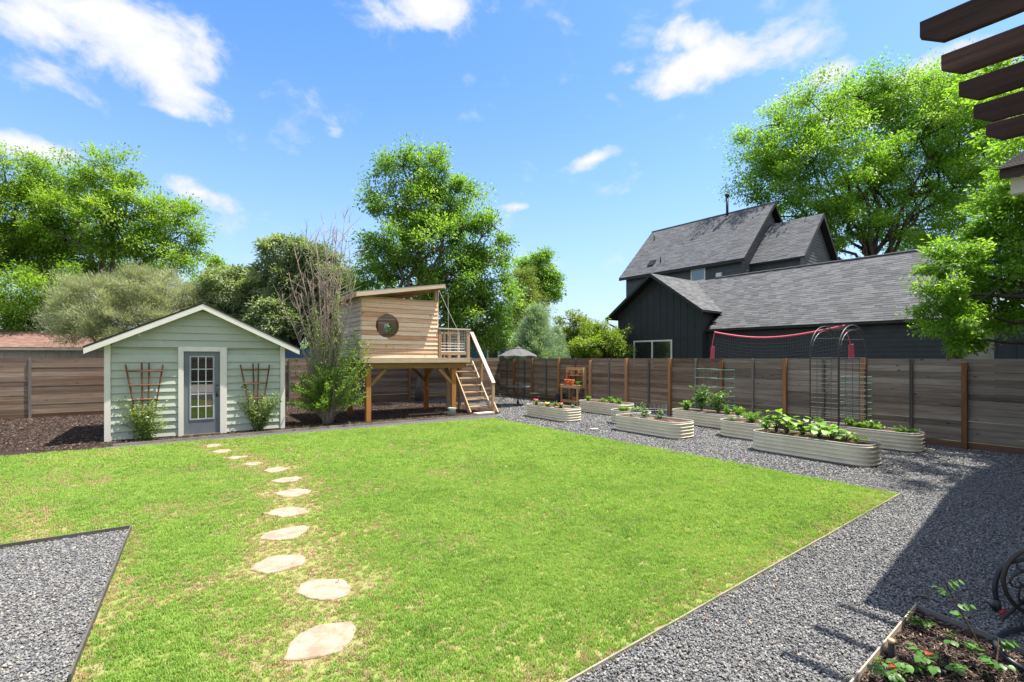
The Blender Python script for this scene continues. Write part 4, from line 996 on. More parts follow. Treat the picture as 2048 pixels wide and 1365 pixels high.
# E
seedling('young tomato seedling inside the wire hoops at left of its bed', 'tomato', bedp('E', .36, .55), .28, .15, 7, .07, lf_tom, 45, 'seedlings in the hooped bed')
seedling('dark young tomato seedling right of the wire hoops', 'tomato', bedp('E', .60, .62), .26, .10, 8, .065, lf_gry, 46, 'seedlings in the hooped bed')
seedling('tiny blue flowered plant at the left end of the hooped bed', 'flower', bedp('E', .12, .5), .08, .05, 5, .035, lf_gry, 47, 'seedlings in the hooped bed', 'flowering_plant', flowers=[((0, 0, .09), .035, blue_p)])
# D
seedling('round bright green basil plant at left end of the tomato bed', 'basil', bedp('D', .13, .5), .36, .17, 20, .085, lf_sq, 50, None, 'basil_plant', 60)
seedling('tall tomato plant left of centre in the tomato bed', 'tomato', bedp('D', .38, .6), .86, .24, 11, .085, lf_tom, 51, 'tomato plants by the fence', 'tomato_plant', 52, spread=.11, lo=.6)
seedling('wide bushy tomato plant in the middle of the tomato bed', 'tomato', bedp('D', .66, .6), .72, .34, 14, .085, lf_tom, 52, 'tomato plants by the fence', 'tomato_plant', 46, spread=.11)
seedling('small pale pepper plant near right end of the tomato bed', 'pepper', bedp('D', .84, .45), .24, .13, 8, .08, lf_veg, 53, 'low plants of the tomato bed')
seedling('low spreading pepper plant at the right tip of the tomato bed', 'pepper', bedp('D', 1.0, .6), .26, .2, 8, .09, lf_sq, 54, 'low plants of the tomato bed')
# C
seedling('fine leaved bright green herb mound filling the right of the round bed', 'herb', bedp('C', .6, .5), .30, .24, 60, .04, lf_sq, 60, 'herbs in the round bed', 'herb', 150, .25)
seedling('low pale grey green herb at the left end of the round bed', 'herb', bedp('C', .16, .45), .12, .18, 40, .03, lf_gry, 61, 'herbs in the round bed', 'herb', 150, .25)
# A: big leaves; leaves wide enough to be picked out are parts
def big_leaf_mesh(name, m_, lobed=False):
    v = [(0, 0, 0)]; f = []; n = 10; out = [(0, 0)]
    prof = [(0.0, .18), (.15, .42), (.40, .5), (.68, .36), (.88, .16), (1.0, 0)]
    L_ = [(x, w * (1.12 if lobed and i in (1, 3) else 1), .10 * w - .28 * x * x) for i, (x, w) in enumerate(prof)]
    mid = [(x, 0, -.28 * x * x - .05 * w) for x, w in prof]; vv = []
    for (x, w, z), c in zip(L_, mid): vv += [(x, w, z), c, (x, -w, z)]
    for i in range(5):
        b = 3 * i; f += [(b, b + 1, b + 4, b + 3), (b + 1, b + 2, b + 5, b + 4)]
    me = bpy.data.meshes.new(name); me.from_pydata(vv, [], f); me.materials.append(m_); me.polygons.foreach_set('use_smooth', [True] * len(f)); return me
def m_bigleaf(name, a, b, trans=.4):
    m, ok = mat(name)
    if ok: return m
    n = NT(m); col = n.mix(n.noise(n.coord('Object', rand=True), 9, 3), a, b); col = n.mix(n.math('MULTIPLY', n.rand(), .6), col, tuple(min(1, x * 1.9) for x in b))
    p = n.new('BsdfPrincipled'); n.L.new(col, p.inputs['Base Color']); p.inputs['Roughness'].default_value = .45
    t = n.new('BsdfTranslucent'); n.L.new(n.mix(1.0, col, (1.6, 1.7, .6, 1), 'MULTIPLY'), t.inputs[0]); x = n.new('MixShader'); x.inputs[0].default_value = trans
    n.L.new(p.outputs[0], x.inputs[1]); n.L.new(t.outputs[0], x.inputs[2]); n.L.new(x.outputs[0], n.out.inputs[0]); return m
bl_sq = m_bigleaf('squash_big_leaf', (.09, .20, .025), (.19, .33, .05)); bl_me = big_leaf_mesh('leaf', bl_sq, True)
def leafy_plant(name, label, cat, loc, n, h, r, size, me, seed, group=None, sm=None, rz=0):
    g = random.Random(seed); t = thing(name, label, cat, loc, rz, group); mb = MB()
    for i in range(n):
        a = i * 2.4 + g.uniform(-.4, .4); q = (i + .5) / n; rr = r * (q ** .6) * g.uniform(.75, 1.1); hh = h * (1.05 - .55 * q) * g.uniform(.75, 1.15)
        tip = (rr * math.cos(a), rr * math.sin(a), hh); mb.tube([(0, 0, 0), (tip[0] * .4, tip[1] * .4, hh * .65), tip], [.006, .005, .003], 5, False)
        o = link('leaf', me, t, tip, (g.uniform(-.35, .35), g.uniform(-.35, .5), a + g.uniform(-.6, .6))); s = size * g.uniform(.6, 1.25); o.scale = (s, s, s)
    mb.build('stem', sm or stem_g, t, smooth=True); return t
for i, (u, v, h, n, lab) in enumerate(((.13, .6, .36, 12, 'tall loose leafed plant at the far left end of the nearest bed'), (.26, .45, .30, 14, 'dense dark squash plant at left in the nearest bed'), (.40, .6, .25, 13, 'squash plant with broad leaves left of centre in nearest bed'),
        (.56, .5, .22, 15, 'broad bright squash plant in the centre of nearest bed'), (.68, .45, .20, 13, 'bright spreading squash plant right of centre in nearest bed'), (.80, .5, .15, 9, 'small low squash plant towards the right end of nearest bed'))):
    leafy_plant('squash_plant', lab, 'squash', bedp('A', u, v), int(n * 1.6), h * 1.3, .25, .12, bl_me, 70 + i, 'squash plants of the nearest bed')
seedling('tall stalky plant rising above the squash at the left end of nearest bed', 'plant', bedp('A', .05, .35), .52, .16, 5, .10, lf_veg, 79, None, 'tall_plant', 40)
seedling('thin upright seedling at the right end of nearest bed', 'plant', bedp('A', .90, .5), .17, .06, 3, .07, lf_sq, 80)
for i, (u, v, h, lab) in enumerate(((.04, .4, .18, 'broad leafed seedling at the far end of the bed under the arch'), (.36, .6, .18, 'pale seedling inside the left side of the arch'), (.46, .5, .12, 'low spreading seedlings inside the arch'), (.56, .5, .2, 'yellow green seedling at the right post of the arch'), (.65, .55, .15, 'small seedling just right of the arch'), (.86, .5, .10, 'two leafed low seedling near the right end of arch bed'), (.95, .6, .12, 'last low seedling at the right end of the arch bed'))):
    seedling(lab, 'plant', bedp('B', u, v), h, .11, 7, .07, lf_sq, 90 + i, 'seedlings in the bed under the arch')
# ---- arch trellis
blk = paint('black_tube', (.05, .05, .052), .4, grime=.05)
def arch():
    N_ = Vector((6.46, 9.50, 0)); t = thing('arch_trellis', 'tall black metal garden arch with wire sides over the beds', 'arch', N_, UA); w, d, hs = 1.36, .52, 1.98
    for y in (0, d):
        pts = [(0, y, 0), (0, y, 1.0), (0, y, hs)] + [(w/2 - w/2 * math.cos(a), y, hs + .54 * math.sin(a)) for a in [math.pi * k / 14 for k in range(1, 14)]] + [(w, y, hs), (w, y, 1.0), (w, y, 0)]
        MB().tube(pts, .0135, 8).build('hoop', blk, t, smooth=True)
        ip = [(w/2 - (w/2 - .09) * math.cos(a), y, hs + .0 + .44 * math.sin(a)) for a in [math.pi * k / 12 for k in range(0, 13)]]
        MB().tube(ip, .008, 6).build('inner_hoop', blk, t)
    for a in (.5, 1.05, 1.57, 2.09, 2.64):
        x, z = w/2 - w/2 * math.cos(a), hs + .54 * math.sin(a); MB().tube([(x, 0, z), (x, d, z)], .007, 6).build('rung', blk, t)
    for x in (0, w):
        m_ = MB()
        for k in range(16): z = .35 + k * .098; m_.tube([(x, 0, z), (x, d, z)], .0058, 4, False)
        for k in range(1, 4): m_.tube([(x, d * k / 4, .3), (x, d * k / 4, 1.83)], .0058, 4, False)
        m_.build('wire_grid', paint('dark_wire', (.12, .12, .12), .4), t)
    MB().tube([(-.0, 0, 1.85), (0, d, 1.85)], .008, 6).build('rung', blk, t); MB().tube([(w, 0, 1.85), (w, d, 1.85)], .008, 6).build('rung', blk, t)
arch()
# ---- green wire tomato cages
gw = paint('green_wire', (.14, .30, .25), .4, grime=.02)
def cage(label, loc, w, h, z0, rings, nv=4, m_=gw, r=.0035, rz=UA, name='tomato_cage'):
    t = thing(name, label, 'plant cage', loc, rz, 'wire cages in the raised beds')
    c = [(-w/2, -w/2), (w/2, -w/2), (w/2, w/2), (-w/2, w/2)]
    for i in range(4): MB().tube([(c[i][0], c[i][1], 0), (c[i][0], c[i][1], h)], r, 4, False).build('upright', m_, t)
    for k in range(rings):
        z = z0 + (h - z0) * k / max(1, rings - 1) - .02; MB().tube([(x, y, z) for x, y in c], r, 4, closed=True).build('ring', m_, t)
cage('tall green wire cage over the tomato plants, left one of two', bedp('D', .42, .85, -.1), .42, 1.32, .35, 5)
cage('tall green wire cage over the tomato plants, right one of two', bedp('D', .70, .85, -.1), .42, 1.30, .35, 5)
cage('green wire cage leaning by the fence behind the black arch', Vector((7.72, 10.78, 0)), .46, 1.45, .3, 9)
hp = thing('wire_hoops', 'low pale wire mesh ring around a seedling in the hooped bed', 'plant cage', bedp('E', .42, .6, .0), 0)
m_ = MB(); cw = paint('pale_wire', (.30, .36, .36), .4)
for k in range(22): a = 2 * math.pi * k / 22; m_.tube([(.42 * math.cos(a), .26 * math.sin(a), -.05), (.42 * math.cos(a), .26 * math.sin(a), .36)], .003, 4, False)
m_.build('uprights', cw, hp)
for z in (.06, .22): MB().tube([(.42 * math.cos(k * math.pi / 11), .26 * math.sin(k * math.pi / 11), z) for k in range(22)], .0035, 4, closed=True).build('ring', cw, hp)
tag(MB().box(-.10, .10, -.05, .05, .0, .03).build('stake_label', white, loc=G(1189, 860), rot=(0, 0, .2)), 'small white block lying alone on the gravel between lawn and beds', 'block')

# ================================================================ UMBRELLA, TABLE, CHAIRS, BENCH
UC = G(1036, 811)
grey_f, _ = mat('grey_canvas'); _n = NT(grey_f); _p = _n.new('BsdfPrincipled'); _p.inputs['Base Color'].default_value = (.13, .13, .135, 1); _p.inputs['Roughness'].default_value = .9
_t = _n.new('BsdfTranslucent'); _t.inputs[0].default_value = (.12, .12, .13, 1); _x = _n.new('MixShader'); _x.inputs[0].default_value = .2; _n.L.new(_p.outputs[0], _x.inputs[1]); _n.L.new(_t.outputs[0], _x.inputs[2]); _n.L.new(_x.outputs[0], _n.out.inputs[0])
t = thing('patio_umbrella', 'open grey patio umbrella on a black pole over the bistro table', 'umbrella', UC, .2)
m_ = MB(); n = 8; zt_, ze, rr = 2.26, 1.905, .83; m_.v.append((0, 0, zt_))
for k in range(n):
    a = 2 * math.pi * k / n; m_.v.append((rr * .5 * math.cos(a), rr * .5 * math.sin(a), zt_ - (zt_ - ze) * .42)); m_.v.append((rr * math.cos(a), rr * math.sin(a), ze))
    b = a + math.pi / n; m_.v.append((rr * .5 * math.cos(b) * .93, rr * .5 * math.sin(b) * .93, zt_ - (zt_ - ze) * .47)); m_.v.append((rr * math.cos(b) * .9, rr * math.sin(b) * .9, ze + .035))
for k in range(n):
    i = 1 + 4 * k; j = 1 + 4 * ((k + 1) % n); m_.f += [(0, i, i + 2), (0, i + 2, j), (i, i + 1, i + 3, i + 2), (i + 2, i + 3, j + 1, j)]
cn = m_.build('canopy', grey_f, t); MB().lathe([(0, zt_ + .08), (.02, zt_ + .06), (.03, zt_ + .02), (.14, zt_ - .02), (.16, zt_ - .045)], 12).build('finial', grey_f, t)
for k in range(n): a = 2 * math.pi * k / n; MB().tube([(0, 0, zt_ - .02), (rr * math.cos(a) * .98, rr * math.sin(a) * .98, ze - .008)], .006, 4, False).build('rib', blk, t)
MB().tube([(0, 0, .04), (0, 0, zt_)], .019, 10).build('pole', blk, t, smooth=True); MB().lathe([(0, .0), (.22, .0), (.22, .04), (.06, .06), (.035, .2), (0, .2)], 20).build('base', blk, t, smooth=True)
TC = UC + Vector((.02, .0, 0))
t = thing('bistro_table', 'small round dark metal bistro table with the umbrella pole through it', 'table', TC, 0)
MB().lathe([(.028, .715), (.45, .715), (.46, .722), (.46, .735), (.45, .742), (.028, .742)], 28).build('table_top', paint('slate_top', (.10, .13, .15), .3), t)
for a in (.6, 2.17, 3.74, 5.31):
    MB().tube([(.36 * math.cos(a), .36 * math.sin(a), .715), (.1 * math.cos(a + .7), .1 * math.sin(a + .7), .38), (.36 * math.cos(a + 1.57), .36 * math.sin(a + 1.57), .012)], .010, 6).build('leg', blk, t)
def bistro_chair(label, loc, rz):
    t = thing('folding_chair', label, 'chair', loc, rz, 'folding chairs at the bistro table'); w = .2
    for s in (-1, 1):
        MB().tube([(s * w, -.20, 0), (s * w, .16, .44), (s * w, .22, .62), (s * w, .26, .82)], .009, 6).build('leg', blk, t)
        MB().tube([(s * (w - .03), .22, 0), (s * (w - .03), -.18, .44)], .009, 6).build('leg', blk, t)
    for k in range(5): MB().box(-w + .01, w - .01, -.19 + k * .075, -.135 + k * .075, .44, .452).build('seat_slat', paint('chair_slat', (.10, .10, .105), .3), t)
    for z in (.66, .76): MB().box(-w, w, .22 + (z - .6) * .16, .235 + (z - .6) * .16, z, z + .045).build('back_slat', blk, t)
    MB().tube([(-w, .2, .02), (w, .2, .02)], .006, 5).build('crossbar', blk, t); MB().tube([(-w, -.19, .02), (w, -.19, .02)], .006, 5).build('crossbar', blk, t)
bistro_chair('folding black bistro chair at the left side of the round table', UC + Vector((-.62, .15, 0)), R(75))
bistro_chair('folding black bistro chair at the right side of the round table', UC + Vector((.68, .25, 0)), R(-70))

bw = wood('bench_wood', [(0, (.34, .17, .07)), (.5, (.55, .33, .16)), (1, (.68, .46, .26))], 'x', knots=False, vary=.2)
bwz = wood('bench_wood_z', [(0, (.34, .17, .07)), (.5, (.55, .33, .16)), (1, (.68, .46, .26))], 'z', knots=False, vary=.2)
BO = Vector((1.95, 19.25, 0)); BA = UA - math.pi / 2
def bench():
    t = thing('potting_bench', 'orange toned wooden potting bench with hutch against the fence', 'potting bench', BO, BA); L_, D_ = 1.0, .48
    for x, y in ((0, 0), (L_ - .06, 0), (0, D_ - .05), (L_ - .06, D_ - .05)): MB().box(x, x + .06, y, y + .05, 0, .74).build('leg', bwz, t)
    for k in range(5): MB().box(-.04, L_ + .04, -.03 + k * .104, -.03 + k * .104 + .098, .765, .787).build('top_slat', bw, t)
    MB().box(-.01, L_ + .01, -.018, 0, .66, .763).build('apron', bw, t); MB().box(-.01, L_ + .01, D_, D_ + .018, .66, .763).build('apron', bw, t); MB().box(L_, L_ + .018, 0, D_, .66, .763).build('apron', bw, t)
    for k in range(4): MB().box(.0, L_, .03 + k * .11, .12 + k * .11, .16, .18).build('shelf_slat', bw, t)
    MB().box(0, L_, -.012, .0, .10, .17).build('shelf_rail', bw, t)
    y0, y1, zt_ = D_ - .19, D_ - .02, 1.47                        # hutch
    for x in (0, L_ - .025):
        MB().box(x, x + .025, y0, y1, .68 if x else .787, zt_ - .0).build('hutch_side', bwz, t)
    MB().box(.025, L_ - .025, y0, y0 + .018, zt_ - .11, zt_).build('hutch_rail', bw, t); MB().box(.025, L_ - .025, y0 - .0, y1, 1.14, 1.16).build('hutch_shelf', bw, t)
    MB().box(.025, L_ - .025, y1 - .018, y1, zt_ - .08, zt_).build('hutch_rail', bw, t)
    for x in (.28, .70): MB().box(x, x + .02, y0 + .002, y1, 1.16, zt_ - .11).build('divider', bwz, t)
    for xa_, xb_ in ((.025, .28), (.72, L_ - .025)):
        MB().box(xa_, xb_, y0 + .01, y1, 1.255, 1.27).build('small_shelf', bw, t); MB().box(xa_, xb_, y1 - .012, y1, 1.165, 1.22).build('back_slat', bw, t); MB().box(xa_, xb_, y1 - .012, y1, 1.275, 1.31).build('back_slat', bw, t)
    MB().box(.30, .70, y1 - .012, y1, 1.165, 1.22).build('back_slat', bw, t); MB().box(.30, .39, y1 - .012, y1, 1.22, 1.36).build('back_slat', bwz, t)
    MB().bar((.03, D_ - .03, .2), (.45, D_ - .03, .66), .03, .04, (0, 1, 0)).build('brace', bw, t); MB().bar((.97, D_ - .03, .2), (.52, D_ - .03, .66), .03, .04, (0, 1, 0)).build('brace', bw, t)
    return t
bench()
def bp(x, y, z): return BO + Vector((math.cos(BA) * x - math.sin(BA) * y, math.sin(BA) * x + math.cos(BA) * y, z))
terra = paint('terracotta_plastic', (.62, .13, .035), .5, grime=.08)
def pot(label, loc, r, h, group='terracotta pots on the potting bench'):
    t = thing('flower_pot', label, 'flower pot', loc, 0, group); MB().lathe([(0, 0), (r * .7, 0), (r * .95, h * .8), (r * .93, h * .8), (0, h * .75)], 18).build('body', terra, t, smooth=True)
    MB().lathe([(r * .95, h * .78), (r * 1.06, h * .79), (r * 1.08, h), (r * 1.0, h), (r * .95, h * .84)], 18).build('rim', terra, t, smooth=True)
pot('left orange flower pot standing on the potting bench top', bp(.28, .10, .787), .12, .2); pot('right orange flower pot standing on the potting bench top', bp(.58, .08, .787), .125, .2)
stems_plant('potted_plant', 'small dark green leafy plant on the right of the potting bench', 'plant', bp(.92, .16, .787), arch_stems(12, .18, .15, 5, .03), .055, 90, lf_veg, stem_g, None, .004, 5)
t = thing('plastic_bin', 'grey plastic bin standing left of the potting bench', 'bin', bp(-.30, .2, 0), 0); gp_ = paint('grey_plastic', (.07, .085, .10), .5)
MB().lathe([(0, 0), (.14, 0), (.17, .36), (.185, .365), (.185, .39), (.165, .39), (.13, .02), (0, .02)], 20).build('body', gp_, t, smooth=True); MB().tube([(.18, 0, .33), (.22, 0, .35), (.22, 0, .39), (.18, 0, .39)], .008, 5).build('handle', gp_, t)
t = thing('wooden_crate', 'small reddish wooden crate on the lower bench shelf', 'crate', bp(.60, .06, .18), BA)
for z in (.0, .075): 
    MB().box(0, .34, 0, .012, z, z + .065).build('slat', wood('crate_wood', [(0, (.25, .09, .04)), (1, (.45, .19, .09))], 'x', knots=False), t); MB().box(0, .34, .25, .262, z, z + .065).build('slat', MATS['crate_wood'], t)
for x in (0, .328): MB().box(x, x + .012, .012, .25, 0, .14).build('end_board', MATS['crate_wood'], t)
for i, x in enumerate((0.03, .13, .22)):
    c_ = bp(1.03, .03 + x, 0); tt = thing('hand_tool', ('steel trowel hanging at the right end of potting bench, front one', 'small hand fork hanging in the middle at the bench end', 'hand pruner hanging at the back of the bench end')[i], 'hand tool', c_, BA, 'hand tools hanging from the bench')
    MB().tube([(0, 0, .72), (0, 0, .60)], [.009, .012], 6).build('handle', (lit_rail, terra, blk)[i], tt); MB().lathe([(.004, .60), (.006, .5), (.026, .46), (.022, .36), (0, .33)], 8).build('blade', blk, tt)

# ================================================================ FOREGROUND BED, HOSE
bl_g = m_bigleaf('rose_big_leaf', (.04, .11, .02), (.085, .19, .04)); bl_r = m_bigleaf('red_new_leaf', (.45, .06, .02), (.60, .13, .04)); me_g = big_leaf_mesh('leaf', bl_g); me_r = big_leaf_mesh('leaf', bl_r)
def cane_plant(name, label, loc, canes, size, seed, group, red=()):
    g = random.Random(seed); t = thing(name, label, 'rose', loc, 0, group); mb = MB()
    for ci, (pts, per) in enumerate(canes):
        P3 = [Vector(p) for p in pts]; mb.tube(P3, [.0065 * (1 - .6 * i / (len(P3) - 1)) for i in range(len(P3))], 6, False)
        for k in range(per):
            q = .45 + .55 * (k + .5) / per; f_ = q * (len(P3) - 1); i = min(int(f_), len(P3) - 2); p = P3[i].lerp(P3[i + 1], f_ - i); a = g.uniform(0, 6.28); pet = Vector((math.cos(a), math.sin(a), g.uniform(-.1, .5))) * size * 1.5
            mb.tube([p, p + pet * .5, p + pet], .0018, 4, False)
            for s_, (fx, da) in enumerate(((1.0, 0), (.62, .9), (.62, -.9), (.3, 1.0), (.3, -1.0))):
                o = link('leaf', me_r if ci in red and k == per - 1 and s_ < 2 else me_g, t, p + pet * fx, (g.uniform(-.3, .3), g.uniform(-.1, .5), a + da)); s = size * g.uniform(.75, 1.15); o.scale = (s, s, s)
    mb.build('cane', stem_b, t, smooth=True)
cane_plant('rose_bush', 'sparse young rose with one tall thin cane in the bottom right bed', G(1990, 1345), [([(0, 0, 0), (-.06, .05, .16), (-.14, .10, .36), (-.20, .12, .50)], 4), ([(0, 0, 0), (-.10, .02, .10), (-.26, .06, .20)], 4), ([(0, 0, 0), (-.03, -.08, .08), (-.12, -.1, .13)], 3), ([(0, 0, 0), (.08, .06, .10), (.12, .1, .14)], 2)], .042, 3, 'young roses in the bottom right bed')
cane_plant('rose_bush', 'low rose with reddish new leaves at the front of the bottom right bed', G(1880, 1362), [([(0, 0, 0), (-.03, 0, .08), (-.08, .02, .15)], 4), ([(0, 0, 0), (.03, .04, .07), (.05, .06, .13)], 3), ([(0, 0, 0), (-.12, .04, .04), (-.2, .05, .08)], 4), ([(0, 0, 0), (.1, .0, .05), (.2, .02, .07)], 3)], .04, 5, 'young roses in the bottom right bed', red=(1,))
cane_plant('rose_bush', 'small rose shoot leaning over the left edging of the bottom right bed', G(1790, 1385, .0), [([(0, 0, 0), (-.02, .02, .08), (-.05, .04, .14)], 4), ([(0, 0, 0), (.05, .04, .06), (.08, .05, .09)], 3)], .04, 6, 'young roses in the bottom right bed', red=(1,))
cane_plant('rose_bush', 'thin rose sprig at the far corner of the bottom right bed', G(1850, 1262), [([(0, 0, 0), (-.03, .0, .05), (-.10, .03, .09)], 4), ([(0, 0, 0), (.05, .02, .03), (.10, .0, .03)], 2)], .036, 7, 'young roses in the bottom right bed')
t = thing('garden_light', 'short dark post with pale round cap beside the mulch bed edging', 'post', G(1776, 1318) + Vector((.02, 0, 0)), 0); MB().lathe([(0, 0), (.016, 0), (.016, .10), (0, .10)], 12).build('stem', blk, t); MB().lathe([(0, .125), (.018, .122), (.021, .11), (.018, .10), (0, .10)], 14).build('cap', paint('brass_cap', (.50, .36, .2), .5), t, smooth=True)
# hose reel: ornamental round iron side plate
iron = paint('bronze_iron', (.045, .033, .026), .45, grime=.1)
HO = G(2150, 1290); t = thing('hose_reel', 'dark cast iron hose reel with scrollwork side plate', 'hose reel', HO, R(-10))
rim_r = .24; zc = .30
for y in (-.0, .22):
    MB().tube([(rim_r * math.cos(a), y, zc + rim_r * math.sin(a)) for a in [k * math.pi / 20 for k in range(40)]], .014, 8, closed=True).build('wheel_rim', iron, t, smooth=True)
    sc = MB()
    for k in range(8):
        a = k * math.pi / 4
        pts = [((.05 + .16 * q) * math.cos(a + .9 * q * q), y, zc + (.05 + .16 * q) * math.sin(a + .9 * q * q)) for q in [i / 8 for i in range(9)]]; sc.tube(pts, .007, 5, False)
        c2 = (.155 * math.cos(a + .1), .155 * math.sin(a + .1)); sc.tube([(c2[0] + (.045 - .006 * i) * math.cos(a + i * .7), y, zc + c2[1] + (.045 - .006 * i) * math.sin(a + i * .7)) for i in range(7)], .006, 5, False)
    sc.build('scrollwork', iron, t); MB().tube([(.05 * math.cos(k * math.pi / 8), y, zc + .05 * math.sin(k * math.pi / 8)) for k in range(16)], .01, 6, closed=True).build('hub_ring', iron, t)
MB().tube([(0, 0, zc), (0, .22, zc)], .045, 12).build('drum', iron, t)
for s in (-1, 1):
    for y in (.0, .22): MB().tube([(0, y, zc), (s * .2, y + (-.06 if y < .1 else .06), .0)], .013, 7).build('leg', iron, t)
hose_m = paint('black_rubber', (.022, .026, .034), .42, grime=.02)
wound = MB()
for k in range(7): wound.tube([((.12 + .012 * (k % 2)) * math.cos(a), .03 + k * .026, zc + (.12 + .012 * (k % 2)) * math.sin(a)) for a in [j * math.pi / 12 for j in range(24)]], .013, 7, closed=True)
tag(wound.build('coiled_hose', hose_m, loc=HO, rot=(0, 0, R(-10)), smooth=True), 'black rubber hose wound on the iron reel', 'hose')
def spline(pts, n=8):
    out = []; P3 = [Vector(p) for p in pts]; P3 = [P3[0] * 2 - P3[1]] + P3 + [P3[-1] * 2 - P3[-2]]
    for i in range(1, len(P3) - 2):
        for k in range(n):
            t_ = k / n; a, b, c, d = P3[i-1:i+3]; out.append(.5 * ((2*b) + (c - a) * t_ + (2*a - 5*b + 4*c - d) * t_**2 + (3*b - a - 3*c + d) * t_**3))
    out.append(P3[-2]); return out
def hp3(px, py, z): return G(px, py, z)
q0 = G(1993, 1225); t = thing('garden_hose', 'thick black hose looping up from a red tap fitting beside the reel', 'hose', (0, 0, 0), 0)
Yb = q0.y
loop = [P(1994, 1210, Yb), P(1990, 1170, Yb + .01), P(2002, 1138, Yb + .03), P(2025, 1124, Yb + .05), P(2060, 1122, Yb + .05), P(2085, 1160, Yb)]
MB().tube(spline(loop), .0155, 10).build('hose_tube', hose_m, t, smooth=True); MB().tube([P(1994, 1200, Yb), P(1995, 1222, Yb)], .022, 12).build('connector', blk, t, smooth=True)
MB().tube([P(1992, 1221, Yb), P(1972, 1203, Yb - .01)], [.012, .006], 8).build('lever', blk, t, smooth=True)
redp = paint('red_plastic', (.45, .02, .025), .35); MB().tube([P(1998, 1226, Yb - .02), P(2015, 1227, Yb - .02)], [.02, .022], 12).build('red_collar', redp, t, smooth=True); MB().tube([P(2015, 1227, Yb - .02), P(2025, 1232, Yb - .02)], .020, 12).build('tap_end', blk, t, smooth=True)
gh = [G(2075, 1240, .02), G(2048, 1256, .02), G(2020, 1263, .03), G(1998, 1272, .03), G(1991, 1285, .03), G(2002, 1305, .06), G(2025, 1325, .05), G(2060, 1345, .02)]
tag(MB().tube(spline(gh), .0155, 10).build('garden_hose', hose_m, smooth=True), 'black hose lying over the edging into the bottom right bed', 'hose')
tg = MB(); tg.tube([G(1825, 1196, .012), G(1840, 1193, .02), G(1857, 1198, .012)], .006, 6); tag(tg.build('twig', stem_b), 'short broken brown twig lying on the shaded gravel', 'twig')

# ================================================================ OUR HOUSE CORNER AND PERGOLA
dk = wood('dark_stained_beam', [(0, (.016, .008, .006)), (.45, (.055, .028, .020)), (.75, (.11, .06, .045)), (1, (.19, .115, .085))], 'y', knots=False, bstr=.9, scale=.8)
PG0 = Vector((2.23, 2.62, 0)); dU = .471; PGA = R(37.6)
pt = thing('pergola', 'dark stained pergola with five pointed rafter tails overhead at top right', 'pergola', PG0, PGA)
tipc = [(1843, 45), (1886, 112), (1921, 168), (1948, 208), (1974, 250)]
for k in range(0, 5):
    x = k * dU; L_ = 3.4; ht, zt_ = .150, 3.675; m_ = MB()
    prof = [(0, zt_), (0, zt_ - .085), (-.095, zt_ - ht), (-L_, zt_ - ht), (-L_, zt_)]
    o = MB().prism([(a, b) for a, b in prof], x - .02, x + .02, 'x'); o.build('rafter', dk, pt, bevel=.003)
for y in (-.95, -3.1): MB().box(-.25, 4 * dU + .05, y - .03, y + .03, 3.24, 3.495).build('beam', wood('dark_stained_x', [(0, (.012, .007, .006)), (.6, (.06, .033, .026)), (1, (.13, .08, .06))], 'x', knots=False), pt)
for x in (-.1,): MB().box(x - .07, x + .07, -3.17, -3.03, 0, 3.24).build('post', dk, pt)
HC = Vector((3.85, 3.79, 0)); hw_ = thing('house', 'corner of a white trimmed house roof jutting in at the right edge', 'house', HC, PGA)
# local: the eave runs along y (towards the camera is -y), the roof climbs towards +x
ez = 3.33; pr = .36; sl_ang = math.atan(pr)
sh2 = shingle_mat('house_shingle', [(0, (.04, .033, .033)), (.5, (.10, .085, .08)), (1, (.20, .17, .16))])
drip = paint('drip_edge', (.045, .032, .028), .6)
MB().hexa([(0, 0, ez - .075), (6, 0, ez - .075 + 6 * pr), (6, -9, ez - .075 + 6 * pr), (0, -9, ez - .075), (0, 0, ez), (6, 0, ez + 6 * pr), (6, -9, ez + 6 * pr), (0, -9, ez)]).hexa([(6, 0, ez - .075 + 6 * pr), (12, 0, ez - .075), (12, -9, ez - .075), (6, -9, ez - .075 + 6 * pr), (6, 0, ez + 6 * pr), (12, 0, ez), (12, -9, ez), (6, -9, ez + 6 * pr)]).build('roof_deck', drip, hw_)
proto = MB().box(-.002, .165, -.298, 0, 0, .011).mesh('shingle', sh2)
for r_ in range(10):
    for c_ in range(8):
        link('shingle', proto, hw_, (-.03 + .14 * r_ * math.cos(sl_ang), .02 - .302 * c_ - (.1 if r_ % 2 else 0) * (c_ > 0), ez + .004 + .14 * r_ * math.sin(sl_ang) - .03 * pr + .002), (0, -sl_ang + .05, 0))
rest = MB()
for r_ in range(42):
    for c_ in (range(8, 30) if r_ < 10 else range(0, 30)):
        x = -.03 + .14 * r_ * math.cos(sl_ang); y = .02 - .302 * c_ - (.1 if r_ % 2 else 0) * (c_ > 0); z = ez + .006 + .14 * r_ * math.sin(sl_ang) - .03 * pr; x2 = x + .155; z2 = z + .155 * pr - .006
        rest.hexa([(x, y, z), (x2, y, z2 - .002), (x2, y - .298, z2 - .002), (x, y - .298, z), (x, y, z + .011), (x2, y, z2 + .009), (x2, y - .298, z2 + .009), (x, y - .298, z + .011)])
tag(rest.build('shingle_courses', sh2, hw_), kind='stuff')
wt2 = paint('white_beam', (.60, .57, .52), .6, grime=.1)
